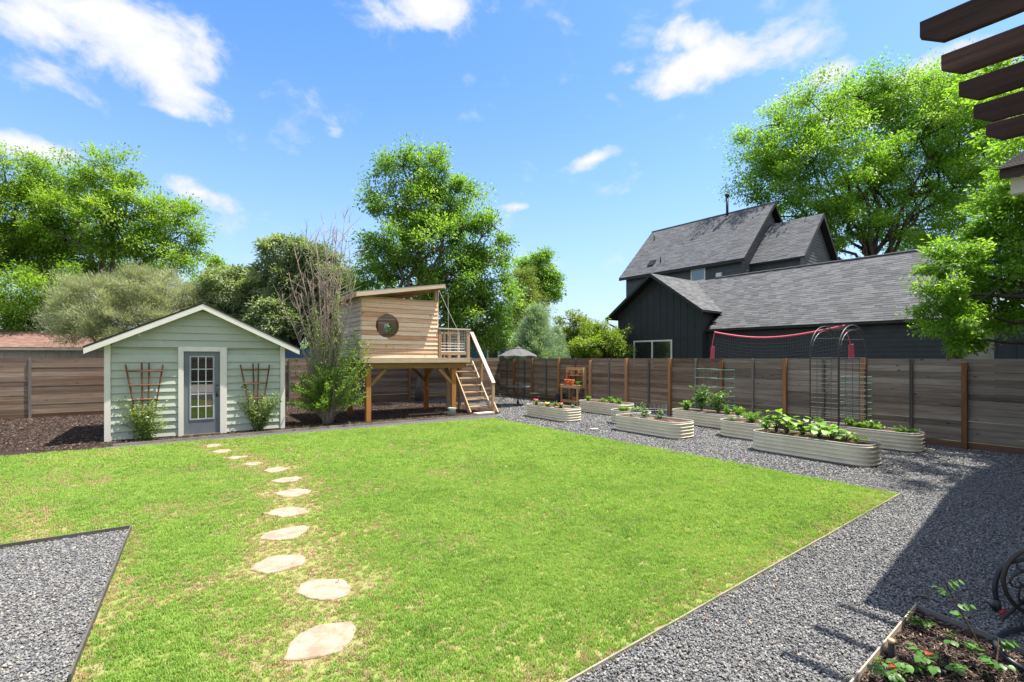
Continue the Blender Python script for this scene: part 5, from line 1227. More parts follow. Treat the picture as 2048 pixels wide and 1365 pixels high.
MB().box(.09, .16, -9, -.05, ez - .185, ez - .06).build('fascia', wt2, hw_); MB().hexa([(.165, -.09, ez - .185), (6, -.09, ez - .185 + 5.8 * pr), (6, -.05, ez - .185 + 5.8 * pr), (.165, -.05, ez - .185), (.165, -.09, ez - .03), (6, -.09, ez - .10 + 5.8 * pr), (6, -.05, ez - .10 + 5.8 * pr), (.165, -.05, ez - .03)]).build('rake_board', wt2, hw_)
MB().box(1.6, 6, -9, -1.2, 0, 3.25).build('wall', paint('house_siding', (.20, .20, .20), .7), hw_)
# dark house and fence behind the photographer, seen only mirrored in the shed door
bh = thing('rear_wall', 'long dark board fence standing behind the photographer', 'fence', (0, -11, 0), .1); 
for k in range(9): MB().box(-16, 16, 0, .05, k * .3, k * .3 + .29).build('fence_board', w_fence, bh)

# ================================================================ NEIGHBOURS
BLK = Vector((9.6, 23.8, 0)); BAng = math.atan2(-.788, .615)
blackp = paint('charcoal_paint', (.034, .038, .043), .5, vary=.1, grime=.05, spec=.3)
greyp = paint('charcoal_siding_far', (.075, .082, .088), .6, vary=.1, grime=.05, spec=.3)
roofm = shingle_mat('grey_shingle', [(0, (.07, .072, .077)), (.35, (.10, .103, .108)), (.7, (.135, .138, .144)), (1, (.18, .183, .19))])
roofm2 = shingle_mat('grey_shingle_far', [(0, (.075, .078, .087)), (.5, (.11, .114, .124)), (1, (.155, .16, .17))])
trimk = paint('black_trim', (.016, .016, .018), .5, grime=.02); win_g = glass('window_glass', (.03, .035, .03)); white_w = paint('white_window', (.70, .70, .66), .45, grime=.04)
def window(parent, x, y, z0, z1, w, axis='x', cols=1, fr=.055, name='window', sgn=-1):
    "a framed window set on a wall at local y (axis x) facing sgn"
    m_ = MB(); y0, y1 = (y + sgn * .035, y) if sgn < 0 else (y, y + .035)
    m_.box(x, x + fr, y0, y1, z0, z1); m_.box(x + w - fr, x + w, y0, y1, z0, z1); m_.box(x + fr, x + w - fr, y0, y1, z0, z0 + fr); m_.box(x + fr, x + w - fr, y0, y1, z1 - fr, z1)
    o = m_.build(name, white_w, parent, bevel=.004)
    iw = (w - 2 * fr - (cols - 1) * fr) / cols
    for k in range(cols):
        xa = x + fr + k * (iw + fr); MB().box(xa, xa + iw, y0 + .02 if sgn < 0 else y0, y0 + .028 if sgn < 0 else y0 + .012, z0 + fr, z1 - fr).build('pane', win_g, o)
        if k: MB().box(xa - fr, xa, y0, y1, z0 + fr, z1 - fr).build('mullion', white_w, o)
    return o
def shingle_slope(parent, p0, ux, us, L_, Sl, m_, row=.14, tab=.30, sep=300, seed=1, clip=None, order=None):
    "p0 eave corner, ux along the eave, us up the slope (units); tabs as individual thin boxes; the first ones are parts"
    g = random.Random(seed); ux = Vector(ux); us = Vector(us); nn = ux.cross(us).normalized()
    if nn.z < 0: nn = -nn
    cells = []; nr = int(Sl / row) + 1
    for r_ in range(nr):
        s0 = r_ * row; s1 = min(s0 + row + .03, Sl); off = g.uniform(0, tab); x = -off
        while x < L_:
            w = tab * g.choice((.7, 1, 1, 1.3)); a, b = max(0, x), min(L_, x + w - .006); x += w
            if b - a < .03 or s1 - s0 < .03: continue
            if clip:
                c_ = p0 + ux * (a + b) * .5 + us * (s0 + row * .5)
                if not clip(c_, a, b, s0, s1): continue
            cells.append((r_, a, b, s0, s1, g.choice((0, .003, .006, .003))))
    if order: cells.sort(key=order)
    def add(mb, c, base=None):
        r_, a, b, s0, s1, lift = c; o0 = p0 + ux * a + us * s0; o1 = p0 + ux * b + us * s0; e0 = p0 + ux * a + us * s1; e1 = p0 + ux * b + us * s1
        lo = nn * .002; hi = nn * (.012 + lift); he = nn * (.005 + lift * .5); L4 = [o0 + lo, o1 + lo, e1 + lo, e0 + lo, o0 + hi, o1 + hi, e1 + he, e0 + he]
        if base is not None: L4 = [q - base for q in L4]
        mb.hexa(L4)
    for c in cells[:sep]:
        base = p0 + ux * c[1] + us * c[3]; mb = MB(); add(mb, c, base); o = link('shingle', mb.mesh('shingle', m_), parent, base)
    if cells[sep:]:
        mb = MB()
        for c in cells[sep:]: add(mb, c)
        tag(mb.build('shingle_courses', m_, parent), kind='stuff')
def lap(parent, p0, ux, L_, z0, z1, m_, nrm, ex=.18, joined=False, clipf=None, name='siding_board'):
    p0 = Vector(p0); ux = Vector(ux); nrm = Vector(nrm); k = 0; z = z0; J = MB()
    while z < z1 - .02:
        zt_ = min(z + ex, z1); a, b, a2, b2 = 0, L_, 0, L_
        if clipf: (a, b), (a2, b2) = clipf(z), clipf(zt_)
        if b - a > .05:
            if b2 <= a2: a2 = b2 = (a2 + b2) / 2; b2 += .01
            q = lambda t_, zz, o_: p0 + ux * t_ + Vector((0, 0, zz)) + nrm * o_
            h8 = [q(a, z, .024), q(b, z, .024), q(b, z, 0), q(a, z, 0), q(a2, zt_, .006), q(b2, zt_, .006), q(b2, zt_, 0), q(a2, zt_, 0)]
            if joined: J.hexa(h8)
            else: MB().hexa(h8).build(name, m_, parent)
        z = zt_
    if joined: tag(J.build('lap_siding', m_, parent), kind='stuff')
def black_house():
    t = thing('black_garage', 'black painted single storey house with long grey shingle roof and front gable', 'house', BLK, BAng)
    # local frame: x towards camera-right along the ridge, y away
    L_ = 9.3; ry, rz_, ez = 3.64, 6.32, 3.25; slope = (rz_ - ez) / ry; us = Vector((0, ry, rz_ - ez)).normalized(); Sl = math.hypot(ry, rz_ - ez)
    gx0, gx1, gax, gy, ge = -5.67, .31, -2.68, -.80, 4.16; gp = (rz_ - ge) / (gx1 - gax)
    MB().box(-5.28, L_ - .3, .32, 6.9, 0, ez - .05).build('wall', blackp, t)
    lap(t, (0.02, .32, 0), (1, 0, 0), L_ - .32, .1, ez - .08, blackp, (0, -1, 0), .18)
    # long roof: deck then shingles
    MB().hexa([(gax, 0, ez - .10), (L_, 0, ez - .10), (L_, ry, rz_ - .10), (gax, ry, rz_ - .10), (gax, 0, ez - .005), (L_, 0, ez - .005), (L_, ry, rz_ - .005), (gax, ry, rz_ - .005)]).build('roof', trimk, t)
    MB().hexa([(gax, ry, rz_ - .10), (L_, ry, rz_ - .10), (L_, 2 * ry, ez - .10), (gax, 2 * ry, ez - .10), (gax, ry, rz_), (L_, ry, rz_), (L_, 2 * ry, ez), (gax, 2 * ry, ez)]).build('roof_back', trimk, t)
    def clipm(c, a, b, s0, s1): return c.z > ge + (gx1 - c.x) * gp - .12 or c.x > gx1
    def key(c): return (0 if c[1] > 1.0 else 1, c[0] - c[1] * .8)
    shingle_slope(t, Vector((gax, -.02, ez)), (1, 0, 0), us, L_ - gax, Sl, roofm, .145, .36, 300, 5, lambda c, a, b, s0, s1: clipm(c, a, b, s0, s1), key)
    MB().tube([(gax + 1.2, ry, rz_ + .03)] + [(gax + 1.2 + k * .3, ry, rz_ + .03 + .012 * (k % 2)) for k in range(1, 36)] + [(L_, ry, rz_ + .03)], .06, 6).build('ridge_cap', roofm, t)
    # gable
    wx0, wx1, wy = -5.28, -.05, -.24
    zr = lambda x: rz_ - .12 - abs(x - gax) * gp
    MB().prism([(wx0, 0), (wx1, 0), (wx1, zr(wx1)), (gax, zr(gax)), (wx0, zr(wx0))], wy + .02, wy + .08, 'y').build('gable_wall', blackp, t)
    MB().box(wx1 - .06, wx1, wy + .08, 3.0, 0, ge + .05).build('gable_side_wall', blackp, t)
    x = wx0
    while x < wx1 + .01:
        z1 = zr(min(x + .02, wx1)); MB().box(x - .022, x + .022, wy, wy + .0195, 0, z1 - .02).build('batten', blackp, t); x += .4
    MB().box(wx0 - .05, wx1 + .05, wy - .006, wy + .018, 2.83, 2.87).build('drip_cap', blackp, t)
    window(t, -4.18, wy - .0, 1.2, 2.80, 2.46, cols=2, fr=.085)
    for sgn in (-1, 1):
        x_e = gx0 if sgn < 0 else gx1; yb = 3.9
        MB().hexa([(x_e, gy, ge - .09), (gax, gy, rz_ - .09), (gax, yb, rz_ - .09), (x_e, yb if sgn < 0 else 1.15, ge - .09), (x_e, gy, ge - .004), (gax, gy, rz_ - .004), (gax, yb, rz_ - .004), (x_e, yb if sgn < 0 else 1.15, ge - .004)]).build('gable_roof', trimk, t)
        MB().hexa([(x_e, gy - .03, ge - .17), (gax, gy - .03, rz_ - .17), (gax, gy, rz_ - .17), (x_e, gy, ge - .17), (x_e, gy - .03, ge + .005), (gax, gy - .03, rz_ + .005), (gax, gy, rz_ + .005), (x_e, gy, ge + .005)]).build('rake_board', trimk, t)
        u2 = Vector((gax - x_e, 0, rz_ - ge)).normalized(); S2 = math.hypot(gax - x_e, rz_ - ge)
        cl = None
        if sgn > 0: cl = lambda c, a, b, s0, s1: c.z > ez + c.y * slope - .02
        shingle_slope(t, Vector((x_e, gy, ge)), (0, 1, 0), u2, yb - gy, S2, roofm, .145, .36, 0, 8, cl)
    gt = MB().tube([(gx0 - .05, gy + .0, ge - .06), (gx0 - .05, 3.0, ge - .06)], .06, 8).build('gutter', trimk, t); MB().tube([(gx0 - .05, gy + .12, ge - .08), (gx0 - .02, gy + .14, ge - .32), (wx0 - .12, gy + .3, ge - .5), (wx0 - .06, wy - .04, ge - .62), (wx0 - .06, wy - .04, .1)], .042, 8).build('downspout', trimk, gt, smooth=True)
    MB().tube([(0.1, .2, ez - .10), (L_ - .3, .2, ez - .10)], .05, 6).build('eave_gutter', trimk, t)
black_house()
def big_house():
    t = thing('two_storey_house', 'tall charcoal two storey house with steep grey roof behind the black garage', 'house', BLK, BAng)
    x0, x1, ey, ez, ry, rz_ = -10.5, -1.12, 6.15, 7.78, 10.22, 11.88; us = Vector((0, ry - ey, rz_ - ez)).normalized(); Sl = math.hypot(ry - ey, rz_ - ez); sl = (rz_ - ez) / (ry - ey)
    yb = 2 * ry - ey; wx0, wx1, wy = -10.1, -1.45, 6.5
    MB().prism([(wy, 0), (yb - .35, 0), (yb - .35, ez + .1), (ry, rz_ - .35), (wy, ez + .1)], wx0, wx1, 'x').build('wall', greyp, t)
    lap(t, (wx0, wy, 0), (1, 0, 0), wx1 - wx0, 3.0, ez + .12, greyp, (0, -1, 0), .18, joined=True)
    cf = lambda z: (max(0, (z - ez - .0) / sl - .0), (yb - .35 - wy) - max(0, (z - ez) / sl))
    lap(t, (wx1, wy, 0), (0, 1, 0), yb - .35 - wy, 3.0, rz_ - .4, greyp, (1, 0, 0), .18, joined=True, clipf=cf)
    MB().hexa([(x0, ey, ez - .1), (x1, ey, ez - .1), (x1, ry, rz_ - .1), (x0, ry, rz_ - .1), (x0, ey, ez - .004), (x1, ey, ez - .004), (x1, ry, rz_ - .004), (x0, ry, rz_ - .004)]).build('roof', trimk, t)
    MB().hexa([(x0, ry, rz_ - .1), (x1, ry, rz_ - .1), (x1, yb, ez - .1), (x0, yb, ez - .1), (x0, ry, rz_), (x1, ry, rz_), (x1, yb, ez), (x0, yb, ez)]).build('roof_back', trimk, t)
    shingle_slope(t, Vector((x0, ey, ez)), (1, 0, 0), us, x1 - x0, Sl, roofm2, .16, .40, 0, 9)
    MB().tube([(x0, ry, rz_ + .02), (x1, ry, rz_ + .02)], .06, 6).build('ridge_cap', roofm2, t)
    for (ya, za, yb2, zb) in ((ey, ez, ry, rz_), (ry, rz_, yb, ez)):
        MB().hexa([(x1, ya, za - .24), (x1 + .03, ya, za - .24), (x1 + .03, yb2, zb - .24), (x1, yb2, zb - .24), (x1, ya, za + .01), (x1 + .03, ya, za + .01), (x1 + .03, yb2, zb + .01), (x1, yb2, zb + .01)]).build('rake_board', trimk, t)
    MB().box(x0, x1, ey + .0, ey + .03, ez - .2, ez - .101).build('fascia', trimk, t)
    window(t, -4.78, wy - .024, 6.80, 7.62, 1.02, cols=1, fr=.085)
    v_ = MB(); v_.hexa([(-1.9 - 1.1, wy - .16, 6.92), (-1.55 - 1.1, wy - .16, 6.92), (-1.55 - 1.1, wy - .024, 6.92), (-3.0, wy - .024, 6.92), (-3.0, wy - .12, 7.14), (-2.65, wy - .12, 7.14), (-2.65, wy - .024, 7.18), (-3.0, wy - .024, 7.18)]); v_.build('vent_hood', white_w, t)
    for (x, y, h, r_, nm) in ((-4.05, 9.75, 1.5, .085, 'flue_pipe'), (-9.6, 9.23, .55, .04, 'vent_pipe'), (-7.4, 6.9, .55, .04, 'vent_pipe')):
        z = ez + (y - ey) * sl; o = MB().tube([(x, y, z - .1), (x, y, z + h)], r_, 10).build(nm, trimk, t, smooth=True)
        if nm == 'flue_pipe': MB().tube([(x, y, z + h - .02), (x, y, z + h + .06), (x, y, z + h + .2)], [.085, .15, .15], 10).build('flue_cap', trimk, o, smooth=True); MB().tube([(x, y, z - .05), (x, y, z + .18)], [.16, .09], 10).build('flashing', paint('flashing', (.2, .2, .2), .4), o)
    z = ez + (6.9 - ey) * sl; MB().hexa([(-8.4, 6.75, z - .2), (-7.9, 6.75, z - .2), (-7.9, 7.1, z + .25), (-8.4, 7.1, z + .25), (-8.4, 6.72, z - .05), (-7.9, 6.72, z - .05), (-7.9, 7.05, z + .36), (-8.4, 7.05, z + .36)]).build('roof_vent', trimk, t)
    # lower wing to the right
    ey2, ez2, rz2, xa, xb = 7.43, 7.6, 10.5, -1.45, 1.66; sl2 = (rz2 - ez2) / (ry - ey2); us2 = Vector((0, ry - ey2, rz2 - ez2)).normalized(); yb2 = 2 * ry - ey2
    MB().prism([(ey2 + .3, 0), (yb2 - .3, 0), (yb2 - .3, ez2 + .1), (ry, rz2 - .3), (ey2 + .3, ez2 + .1)], xa, xb - .35, 'x').build('wing_wall', greyp, t)
    cf2 = lambda z: (max(0, (z - ez2 - .05) / sl2), (yb2 - ey2 - .6) - max(0, (z - ez2 - .05) / sl2))
    lap(t, (xb - .35, ey2 + .3, 0), (0, 1, 0), yb2 - ey2 - .6, 3.0, rz2 - .35, greyp, (1, 0, 0), .18, joined=True, clipf=cf2)
    MB().hexa([(xa, ey2, ez2 - .1), (xb, ey2, ez2 - .1), (xb, ry, rz2 - .1), (xa, ry, rz2 - .1), (xa, ey2, ez2 - .004), (xb, ey2, ez2 - .004), (xb, ry, rz2 - .004), (xa, ry, rz2 - .004)]).build('wing_roof', trimk, t)
    MB().hexa([(xa, ry, rz2 - .1), (xb, ry, rz2 - .1), (xb, yb2, ez2 - .1), (xa, yb2, ez2 - .1), (xa, ry, rz2), (xb, ry, rz2), (xb, yb2, ez2), (xa, yb2, ez2)]).build('wing_roof_back', trimk, t)
    shingle_slope(t, Vector((xa, ey2, ez2)), (1, 0, 0), us2, xb - xa, math.hypot(ry - ey2, rz2 - ez2), roofm2, .16, .4, 0, 12)
    for (ya, za, y2, zb) in ((ey2, ez2, ry, rz2), (ry, rz2, yb2, ez2)):
        MB().hexa([(xb, ya, za - .24), (xb + .03, ya, za - .24), (xb + .03, y2, zb - .24), (xb, y2, zb - .24), (xb, ya, za + .01), (xb + .03, ya, za + .01), (xb + .03, y2, zb + .01), (xb, y2, zb + .01)]).build('rake_board', trimk, t)
big_house()
t = thing('dark_outbuilding', 'dark navy board and batten building behind the fence at far right', 'building', BLK, BAng); navy = paint('navy_paint', (.028, .034, .048), .55, grime=.05)
MB().box(10.1, 18, .6, 5, 0, 3.3).build('wall', navy, t); x = 10.12
while x < 17.9: MB().box(x, x + .04, .575, .599, 0, 3.28).build('batten', navy, t); x += .45
MB().box(9.9, 18.2, .3, 5.3, 3.3, 3.42).build('roof', trimk, t)
t = thing('pale_shed', 'narrow pale lap sided shed showing between the black garage and the navy building', 'shed', BLK, BAng); pale = paint('pale_siding', (.42, .39, .35), .6)
MB().box(9.32, 10.05, 1.0, 4, 0, 3.3).build('wall', pale, t); lap(t, (9.32, 1.0, 0), (1, 0, 0), .73, .1, 3.3, pale, (0, -1, 0), .2); MB().box(9.28, 9.42, .955, 1.0 - .026, 0, 3.3).build('corner_board', pale, t); MB().box(9.2, 10.15, .9, 4.1, 3.31, 3.4).build('roof', trimk, t)

# volleyball net in the neighbour's yard
redm = paint('red_tape', (.60, .09, .14), .6, grime=.05)
t = thing('volleyball_net', 'sagging black volleyball net with bright red top tape beyond the fence', 'net', (0, 0, 0)); A_ = P(1429, 665, 17.0); B_ = P(1690, 652, 14.2)
tp = [A_.lerp(B_, k / 14) + Vector((0, 0, -.30 * math.sin(math.pi * k / 14) * (1 - .25 * k / 14) + (0.0))) for k in range(15)]
MB().tube(tp, .032, 6).build('top_tape', redm, t)
nm = MB()
for k in range(57):
    f_ = k / 4; i = min(int(f_), 13); p = tp[i].lerp(tp[i + 1], f_ - i); nm.tube([p, (p.x, p.y, 1.0)], .0035, 3, False)
for j in range(1, 13): nm.tube([p - Vector((0, 0, j * .105)) for p in tp[::2]], .0035, 3, False)
tag(nm.build('mesh_netting', blk, t), kind='stuff')
for (p, dx, dz) in ((A_, -.16, 0), (B_, .28, 0)):
    q = MB().tube([p, p + Vector((dx * .6, 0, -.55)), p + Vector((dx, 0, -1.0))], .016, 6).build('guy_strap', redm, t)
    MB().hexa([(p.x + dx * .55 - .07, p.y - .02, .1), (p.x + dx * .9 + .12, p.y - .02, .1), (p.x + dx * .9 + .12, p.y + .02, .1), (p.x + dx * .55 - .07, p.y + .02, .1), (p.x + dx * .55 - .04, p.y - .02, 2.22), (p.x + dx * .55 + .09, p.y - .02, 2.26), (p.x + dx * .55 + .09, p.y + .02, 2.26), (p.x + dx * .55 - .04, p.y + .02, 2.22)]).build('pole_pad', redm, t)
# blue house beyond the back fence
blue = paint('blue_siding', (.055, .115, .19), .6, vary=.04, grime=.05); bo = P(1075, 716, 30); ba = R(30)
t = thing('blue_house', 'blue lap sided house with small white window behind the back fence', 'house', (bo.x, bo.y, 0), ba)
MB().prism([(0, 0), (-17, 0), (-17, 2.3), (-9.5, 2.3), (-9.5, 2.9), (-3.4, 2.9), (0, 2.0)], .03, 6, 'y').build('wall', blue, t)
lap(t, (-17, .03, 0), (1, 0, 0), 17, .1, 2.9, blue, (0, -1, 0), .19, clipf=lambda z: (0 if z < 2.2 else 7.5, 17 - max(0, (z - 2.0) / .9 * 3.4)))
window(t, -3.55, .0, 1.75, 2.52, .82, fr=.09); window(t, -11.5, .0, 1.6, 2.5, .9, fr=.09)
MB().hexa([(-9.8, -.35, 2.9), (-3.3, -.35, 2.9), (-3.3, 3, 3.6), (-9.8, 3, 3.6), (-9.8, -.35, 3.0), (-3.3, -.35, 3.0), (-3.3, 3, 3.7), (-9.8, 3, 3.7)]).build('roof', trimk, t)
# long low building with pinkish roof at far left
pinkr = shingle_mat('pink_shingle', [(0, (.15, .085, .065)), (.5, (.20, .12, .097)), (1, (.26, .17, .14))]); beige = paint('beige_panel', (.36, .30, .27), .7)
LO = P(-60, 716, 24); d_ = (P(235, 716, 26) - P(-60, 716, 24)); t = thing('low_outbuilding', 'long low beige building with faded pinkish shingle roof at far left', 'building', (LO.x, LO.y, 0), math.atan2(d_.y, d_.x))
MB().box(0, 9, 0, 4, 0, 2.3).build('wall', beige, t); x = .2
while x < 8.9: MB().box(x, x + .03, -.015, -.001, 0, 2.2).build('batten', beige, t); x += .55
MB().box(-.3, 9.3, -.34, -.30, 2.24, 2.36).build('fascia', paint('beige_fascia', (.40, .36, .32), .6), t)
MB().hexa([(-.3, -.3, 2.30), (9.3, -.3, 2.30), (9.3, 2.2, 3.28), (-.3, 2.2, 3.28), (-.3, -.3, 2.37), (9.3, -.3, 2.37), (9.3, 2.2, 3.36), (-.3, 2.2, 3.36)]).build('roof', pinkr, t)
shingle_slope(t, Vector((-.3, -.32, 2.38)), (1, 0, 0), Vector((0, 2.5, .98)).normalized(), 9.6, 2.68, pinkr, .15, .34, 0, 4)

# ================================================================ TREES AND SHRUBS
bk_g = bark('grey_bark', (.055, .045, .038), (.20, .17, .145)); bk_d = bark('dark_bark', (.03, .022, .018), (.10, .08, .065)); bk_l = bark('pale_bark', (.16, .13, .11), (.38, .33, .29))
L_pec = leafmat('pecan_leaf', [(.07, .14, .018), (.18, .285, .036), (.33, .42, .09)], .5)
L_oak = leafmat('red_oak_leaf', [(.06, .13, .022), (.15, .26, .045), (.29, .40, .085)], .5, yellow=(.42, .46, .08))
L_live = leafmat('live_oak_leaf', [(.07, .11, .05), (.20, .25, .125), (.38, .43, .27)], .35)
L_wisp = leafmat('wispy_leaf', [(.14, .155, .09), (.29, .305, .205), (.46, .46, .36)], .35)
L_brt = leafmat('bright_leaf', [(.075, .16, .02), (.175, .305, .036), (.31, .43, .09)], .52)
L_cyp = leafmat('blue_cypress', [(.12, .18, .13), (.24, .33, .25), (.42, .50, .40)], .3)
L_bam = leafmat('bamboo_leaf', [(.07, .13, .015), (.19, .27, .035), (.36, .40, .09)], .4)
L_yel = leafmat('olive_leaf', [(.08, .11, .025), (.19, .24, .06), (.33, .37, .12)], .4)
tree('red_oak', 'big glossy green oak rising directly behind the treehouse', (P(839, 716, 20.7).x, 20.7, 0),
     lobes_px([(805, 350, 55, 45), (870, 345, 45, 42), (790, 410, 52, 48), (865, 420, 70, 55), (910, 400, 45, 42), (785, 490, 65, 50), (865, 500, 75, 60), (930, 470, 55, 50), (985, 470, 26, 50), (750, 520, 38, 32), (800, 560, 80, 42), (905, 570, 75, 55), (975, 545, 50, 50), (960, 630, 55, 50), (1005, 600, 32, 50), (905, 640, 45, 45), (740, 572, 30, 24), (790, 640, 60, 45), (935, 668, 38, 24), (985, 655, 38, 40), (900, 600, 60, 40)], 21.2, 1.0),
     L_oak, bk_g, .135, 300, 330, .62, .17, seed=11, fork=.30, droop=.3, aspect=.42, stuffing=.7, flat=.8, shoots=.5, tone_bias=.0)
tree('pecan_tree', 'broad spreading pecan tree with open branches at far left', (P(205, 716, 31).x, 31, 0),
     lobes_px([(200, 345, 70, 38), (120, 370, 60, 45), (265, 400, 65, 50), (330, 430, 55, 40), (365, 480, 45, 38), (230, 450, 70, 55), (150, 450, 70, 60), (300, 500, 65, 40), (355, 525, 40, 26), (90, 440, 60, 60), (200, 530, 75, 45), (110, 520, 70, 55), (270, 545, 60, 35), (160, 560, 60, 40), (60, 500, 70, 60)], 31.5, 1.2),
     L_pec, bk_g, .17, 380, 260, .85, .30, seed=21, fork=.42, droop=.15, aspect=.45, shoots=.7, hollow=.35)
tree('pecan_tree', 'second pecan crown cut off by the left picture edge', (P(-60, 716, 29).x, 29, 0),
     lobes_px([(5, 340, 50, 45), (50, 370, 45, 50), (-10, 430, 60, 60), (60, 450, 50, 50), (30, 520, 75, 50), (-60, 380, 60, 60), (-90, 500, 60, 60)], 29.5, 1.2), L_pec, bk_g, .16, 150, 250, .8, .3, seed=22, fork=.4, droop=.15, aspect=.45, shoots=.6)
tree('elm_tree', 'dense dark leafy tree behind the low pinkish roof at far left', (P(60, 716, 27).x, 27.5, 0),
     lobes_px([(40, 590, 80, 55), (110, 560, 60, 45), (10, 650, 70, 50), (90, 640, 70, 50), (150, 610, 45, 45), (-60, 610, 70, 70)], 27.5, .8), L_pec, bk_d, .14, 130, 260, .8, .2, seed=23, fork=.3, tone_bias=-.08)
tree('desert_willow', 'wispy grey green feathery tree behind the garden shed', (P(240, 716, 23.5).x, 23.5, 0),
     lobes_px([(200, 600, 70, 38), (150, 635, 45, 35), (260, 590, 60, 45), (320, 585, 62, 42), (350, 625, 50, 40), (250, 645, 80, 35), (180, 665, 60, 25)], 23.5, .8), L_wisp, bk_l, .14, 300, 420, .55, .12, seed=24, fork=.3, droop=-.2, aspect=.13, stuffing=.8, shoots=1.0, axis_up=.5, twig_r=.012)
tree('hackberry_tree', 'small bright green tree peeking left of the shrubby oaks behind shed roof', (P(415, 716, 30).x, 30, 0), lobes_px([(415, 545, 38, 28), (400, 590, 40, 40), (430, 600, 30, 40)], 30, .8), L_pec, bk_g, .15, 60, 220, .6, .12, seed=25)
tree('live_oak', 'rounded grey green live oak above the shed roof', (P(470, 716, 25).x, 25, 0), lobes_px([(470, 575, 58, 40), (440, 620, 55, 40), (520, 610, 50, 50), (490, 660, 65, 45), (550, 660, 40, 45)], 25, .8), L_live, bk_d, .14, 260, 260, .55, .14, seed=26, fork=.3, hollow=.55)
tree('live_oak', 'taller grey green live oak between the shed and the treehouse', (P(590, 716, 24).x, 24, 0), lobes_px([(560, 510, 42, 38), (605, 520, 45, 40), (560, 560, 52, 45), (640, 540, 45, 45), (610, 590, 60, 50), (670, 580, 42, 50), (560, 640, 55, 50), (650, 650, 55, 50)], 24, .9), L_live, bk_d, .14, 340, 250, .52, .15, seed=27, fork=.3, hollow=.5)
tree('ash_tree', 'mid green tree beyond the yellowish one right of the treehouse tree', (P(1085, 716, 34).x, 34, 0), lobes_px([(1075, 535, 42, 32), (1095, 575, 32, 32), (1060, 575, 35, 40)], 34, .8), L_oak, bk_g, .17, 75, 260, .7, .16, seed=28, fork=.4)
tree('mesquite_tree', 'yellow olive feathery tree right behind the treehouse tree', (P(1045, 716, 29).x, 29, 0), lobes_px([(1040, 570, 32, 38), (1060, 620, 45, 40), (1030, 640, 40, 40)], 29, .8), L_yel, bk_g, .10, 100, 300, .55, .12, seed=29, fork=.4, aspect=.3)
def conifer(name, label, base, h, r, material, barkm, n=170, per=170, seed=5):
    g = np.random.default_rng(seed); base = Vector(base); root = thing(name, label, 'tree', base); P_, A_, N_, S_, T_ = [], [], [], [], []; mb = MB(); mb.tube([(0, 0, 0), (0, 0, h * .5), (0, 0, h * .96)], [.12, .08, .015], 8)
    for i in range(n):
        z = h * (.06 + .9 * (i / n)); a = i * 2.4 + g.normal() * .3; rr = r * (1 - (i / n)) ** .75 * g.uniform(.7, 1.1) + .08; q = Vector((math.cos(a) * rr, math.sin(a) * rr, z + rr * .45)); mb.tube([(0, 0, z), q * .55 + Vector((0, 0, z * .4)), q], [.014, .009, .003], 4, False)
        u = g.random(per) ** .6; p = np.outer(u, np.array([q.x, q.y, rr * .45])) + np.array([0, 0, z]) + g.normal(size=(per, 3)) * .11; P_.append(p); ax = np.array([math.cos(a), math.sin(a), .75])[None] + g.normal(size=(per, 3)) * .35; A_.append(ax); nn = g.normal(size=(per, 3)); N_.append(nn); S_.append(.14 * g.uniform(.6, 1.4, per)); T_.append(.45 + .25 * (u - .5) + g.normal(0, .15, per) + g.normal(0, .08))
    mb.build('trunk', barkm, root); leaf_object('crown', np.concatenate(P_), np.concatenate(S_), np.concatenate(A_), np.concatenate(N_), np.concatenate(T_), material, root, .14); return root
conifer('cypress_tree', 'silvery blue green feathery cypress behind the umbrella', (P(1072, 716, 25.5).x, 25.5, 0), 4.7, 1.9, L_cyp, bk_d, 190, 230, 31)
conifer('cypress_tree', 'lower silvery cypress shoulder left of the taller one', (P(1040, 716, 26).x, 26.3, 0), 3.3, 1.1, L_cyp, bk_d, 90, 160, 32)
conifer('cypress_tree', 'lower silvery cypress shoulder right of the taller one', (P(1112, 716, 26.5).x, 26.5, 0), 3.6, 1.1, L_cyp, bk_d, 90, 160, 33)
tree('yaupon_shrub', 'mixed yellowish shrub between the cypress and the bamboo', (P(1150, 716, 29).x, 29, 0), lobes_px([(1140, 650, 35, 28), (1165, 670, 35, 30), (1130, 690, 40, 30)], 29, .6), L_yel, bk_g, .12, 60, 260, .5, .07, seed=34, cat='shrub')
def bamboo(name, label, base, n, h, r, material, seed):
    g = random.Random(seed); st = []
    for _ in range(n):
        a = g.uniform(0, 6.28); q = r * g.random() ** .5; hh = h * g.uniform(.6, 1.0); x, y = q * math.cos(a), q * math.sin(a) * .6; lx, ly = g.gauss(0, .28), g.gauss(0, .2)
        st.append([(x, y, 0), (x + lx * .1, y + ly * .1, hh * .4), (x + lx * .5, y + ly * .5, hh * .75), (x + lx * 1.3, y + ly * 1.3, hh)])
    return stems_plant(name, label, 'bamboo', base, st, .20, 130, material, stem_g, None, .014, seed, .22, .26, None, .12, droop=.5)
bamboo('bamboo_clump', 'bright yellow green bamboo clump beside the black gable', (P(1195, 716, 26.5).x, 26.5, 0), 75, 4.0, 1.1, L_bam, 35)
tree('privet_shrub', 'low rounded bright shrub at the foot of the bamboo', (P(1205, 716, 25.6).x, 25.6, 0), lobes_px([(1175, 695, 30, 22), (1220, 690, 28, 24), (1235, 700, 20, 20)], 25.6, .4), L_bam, bk_g, .12, 45, 240, .45, .05, seed=36, cat='shrub')
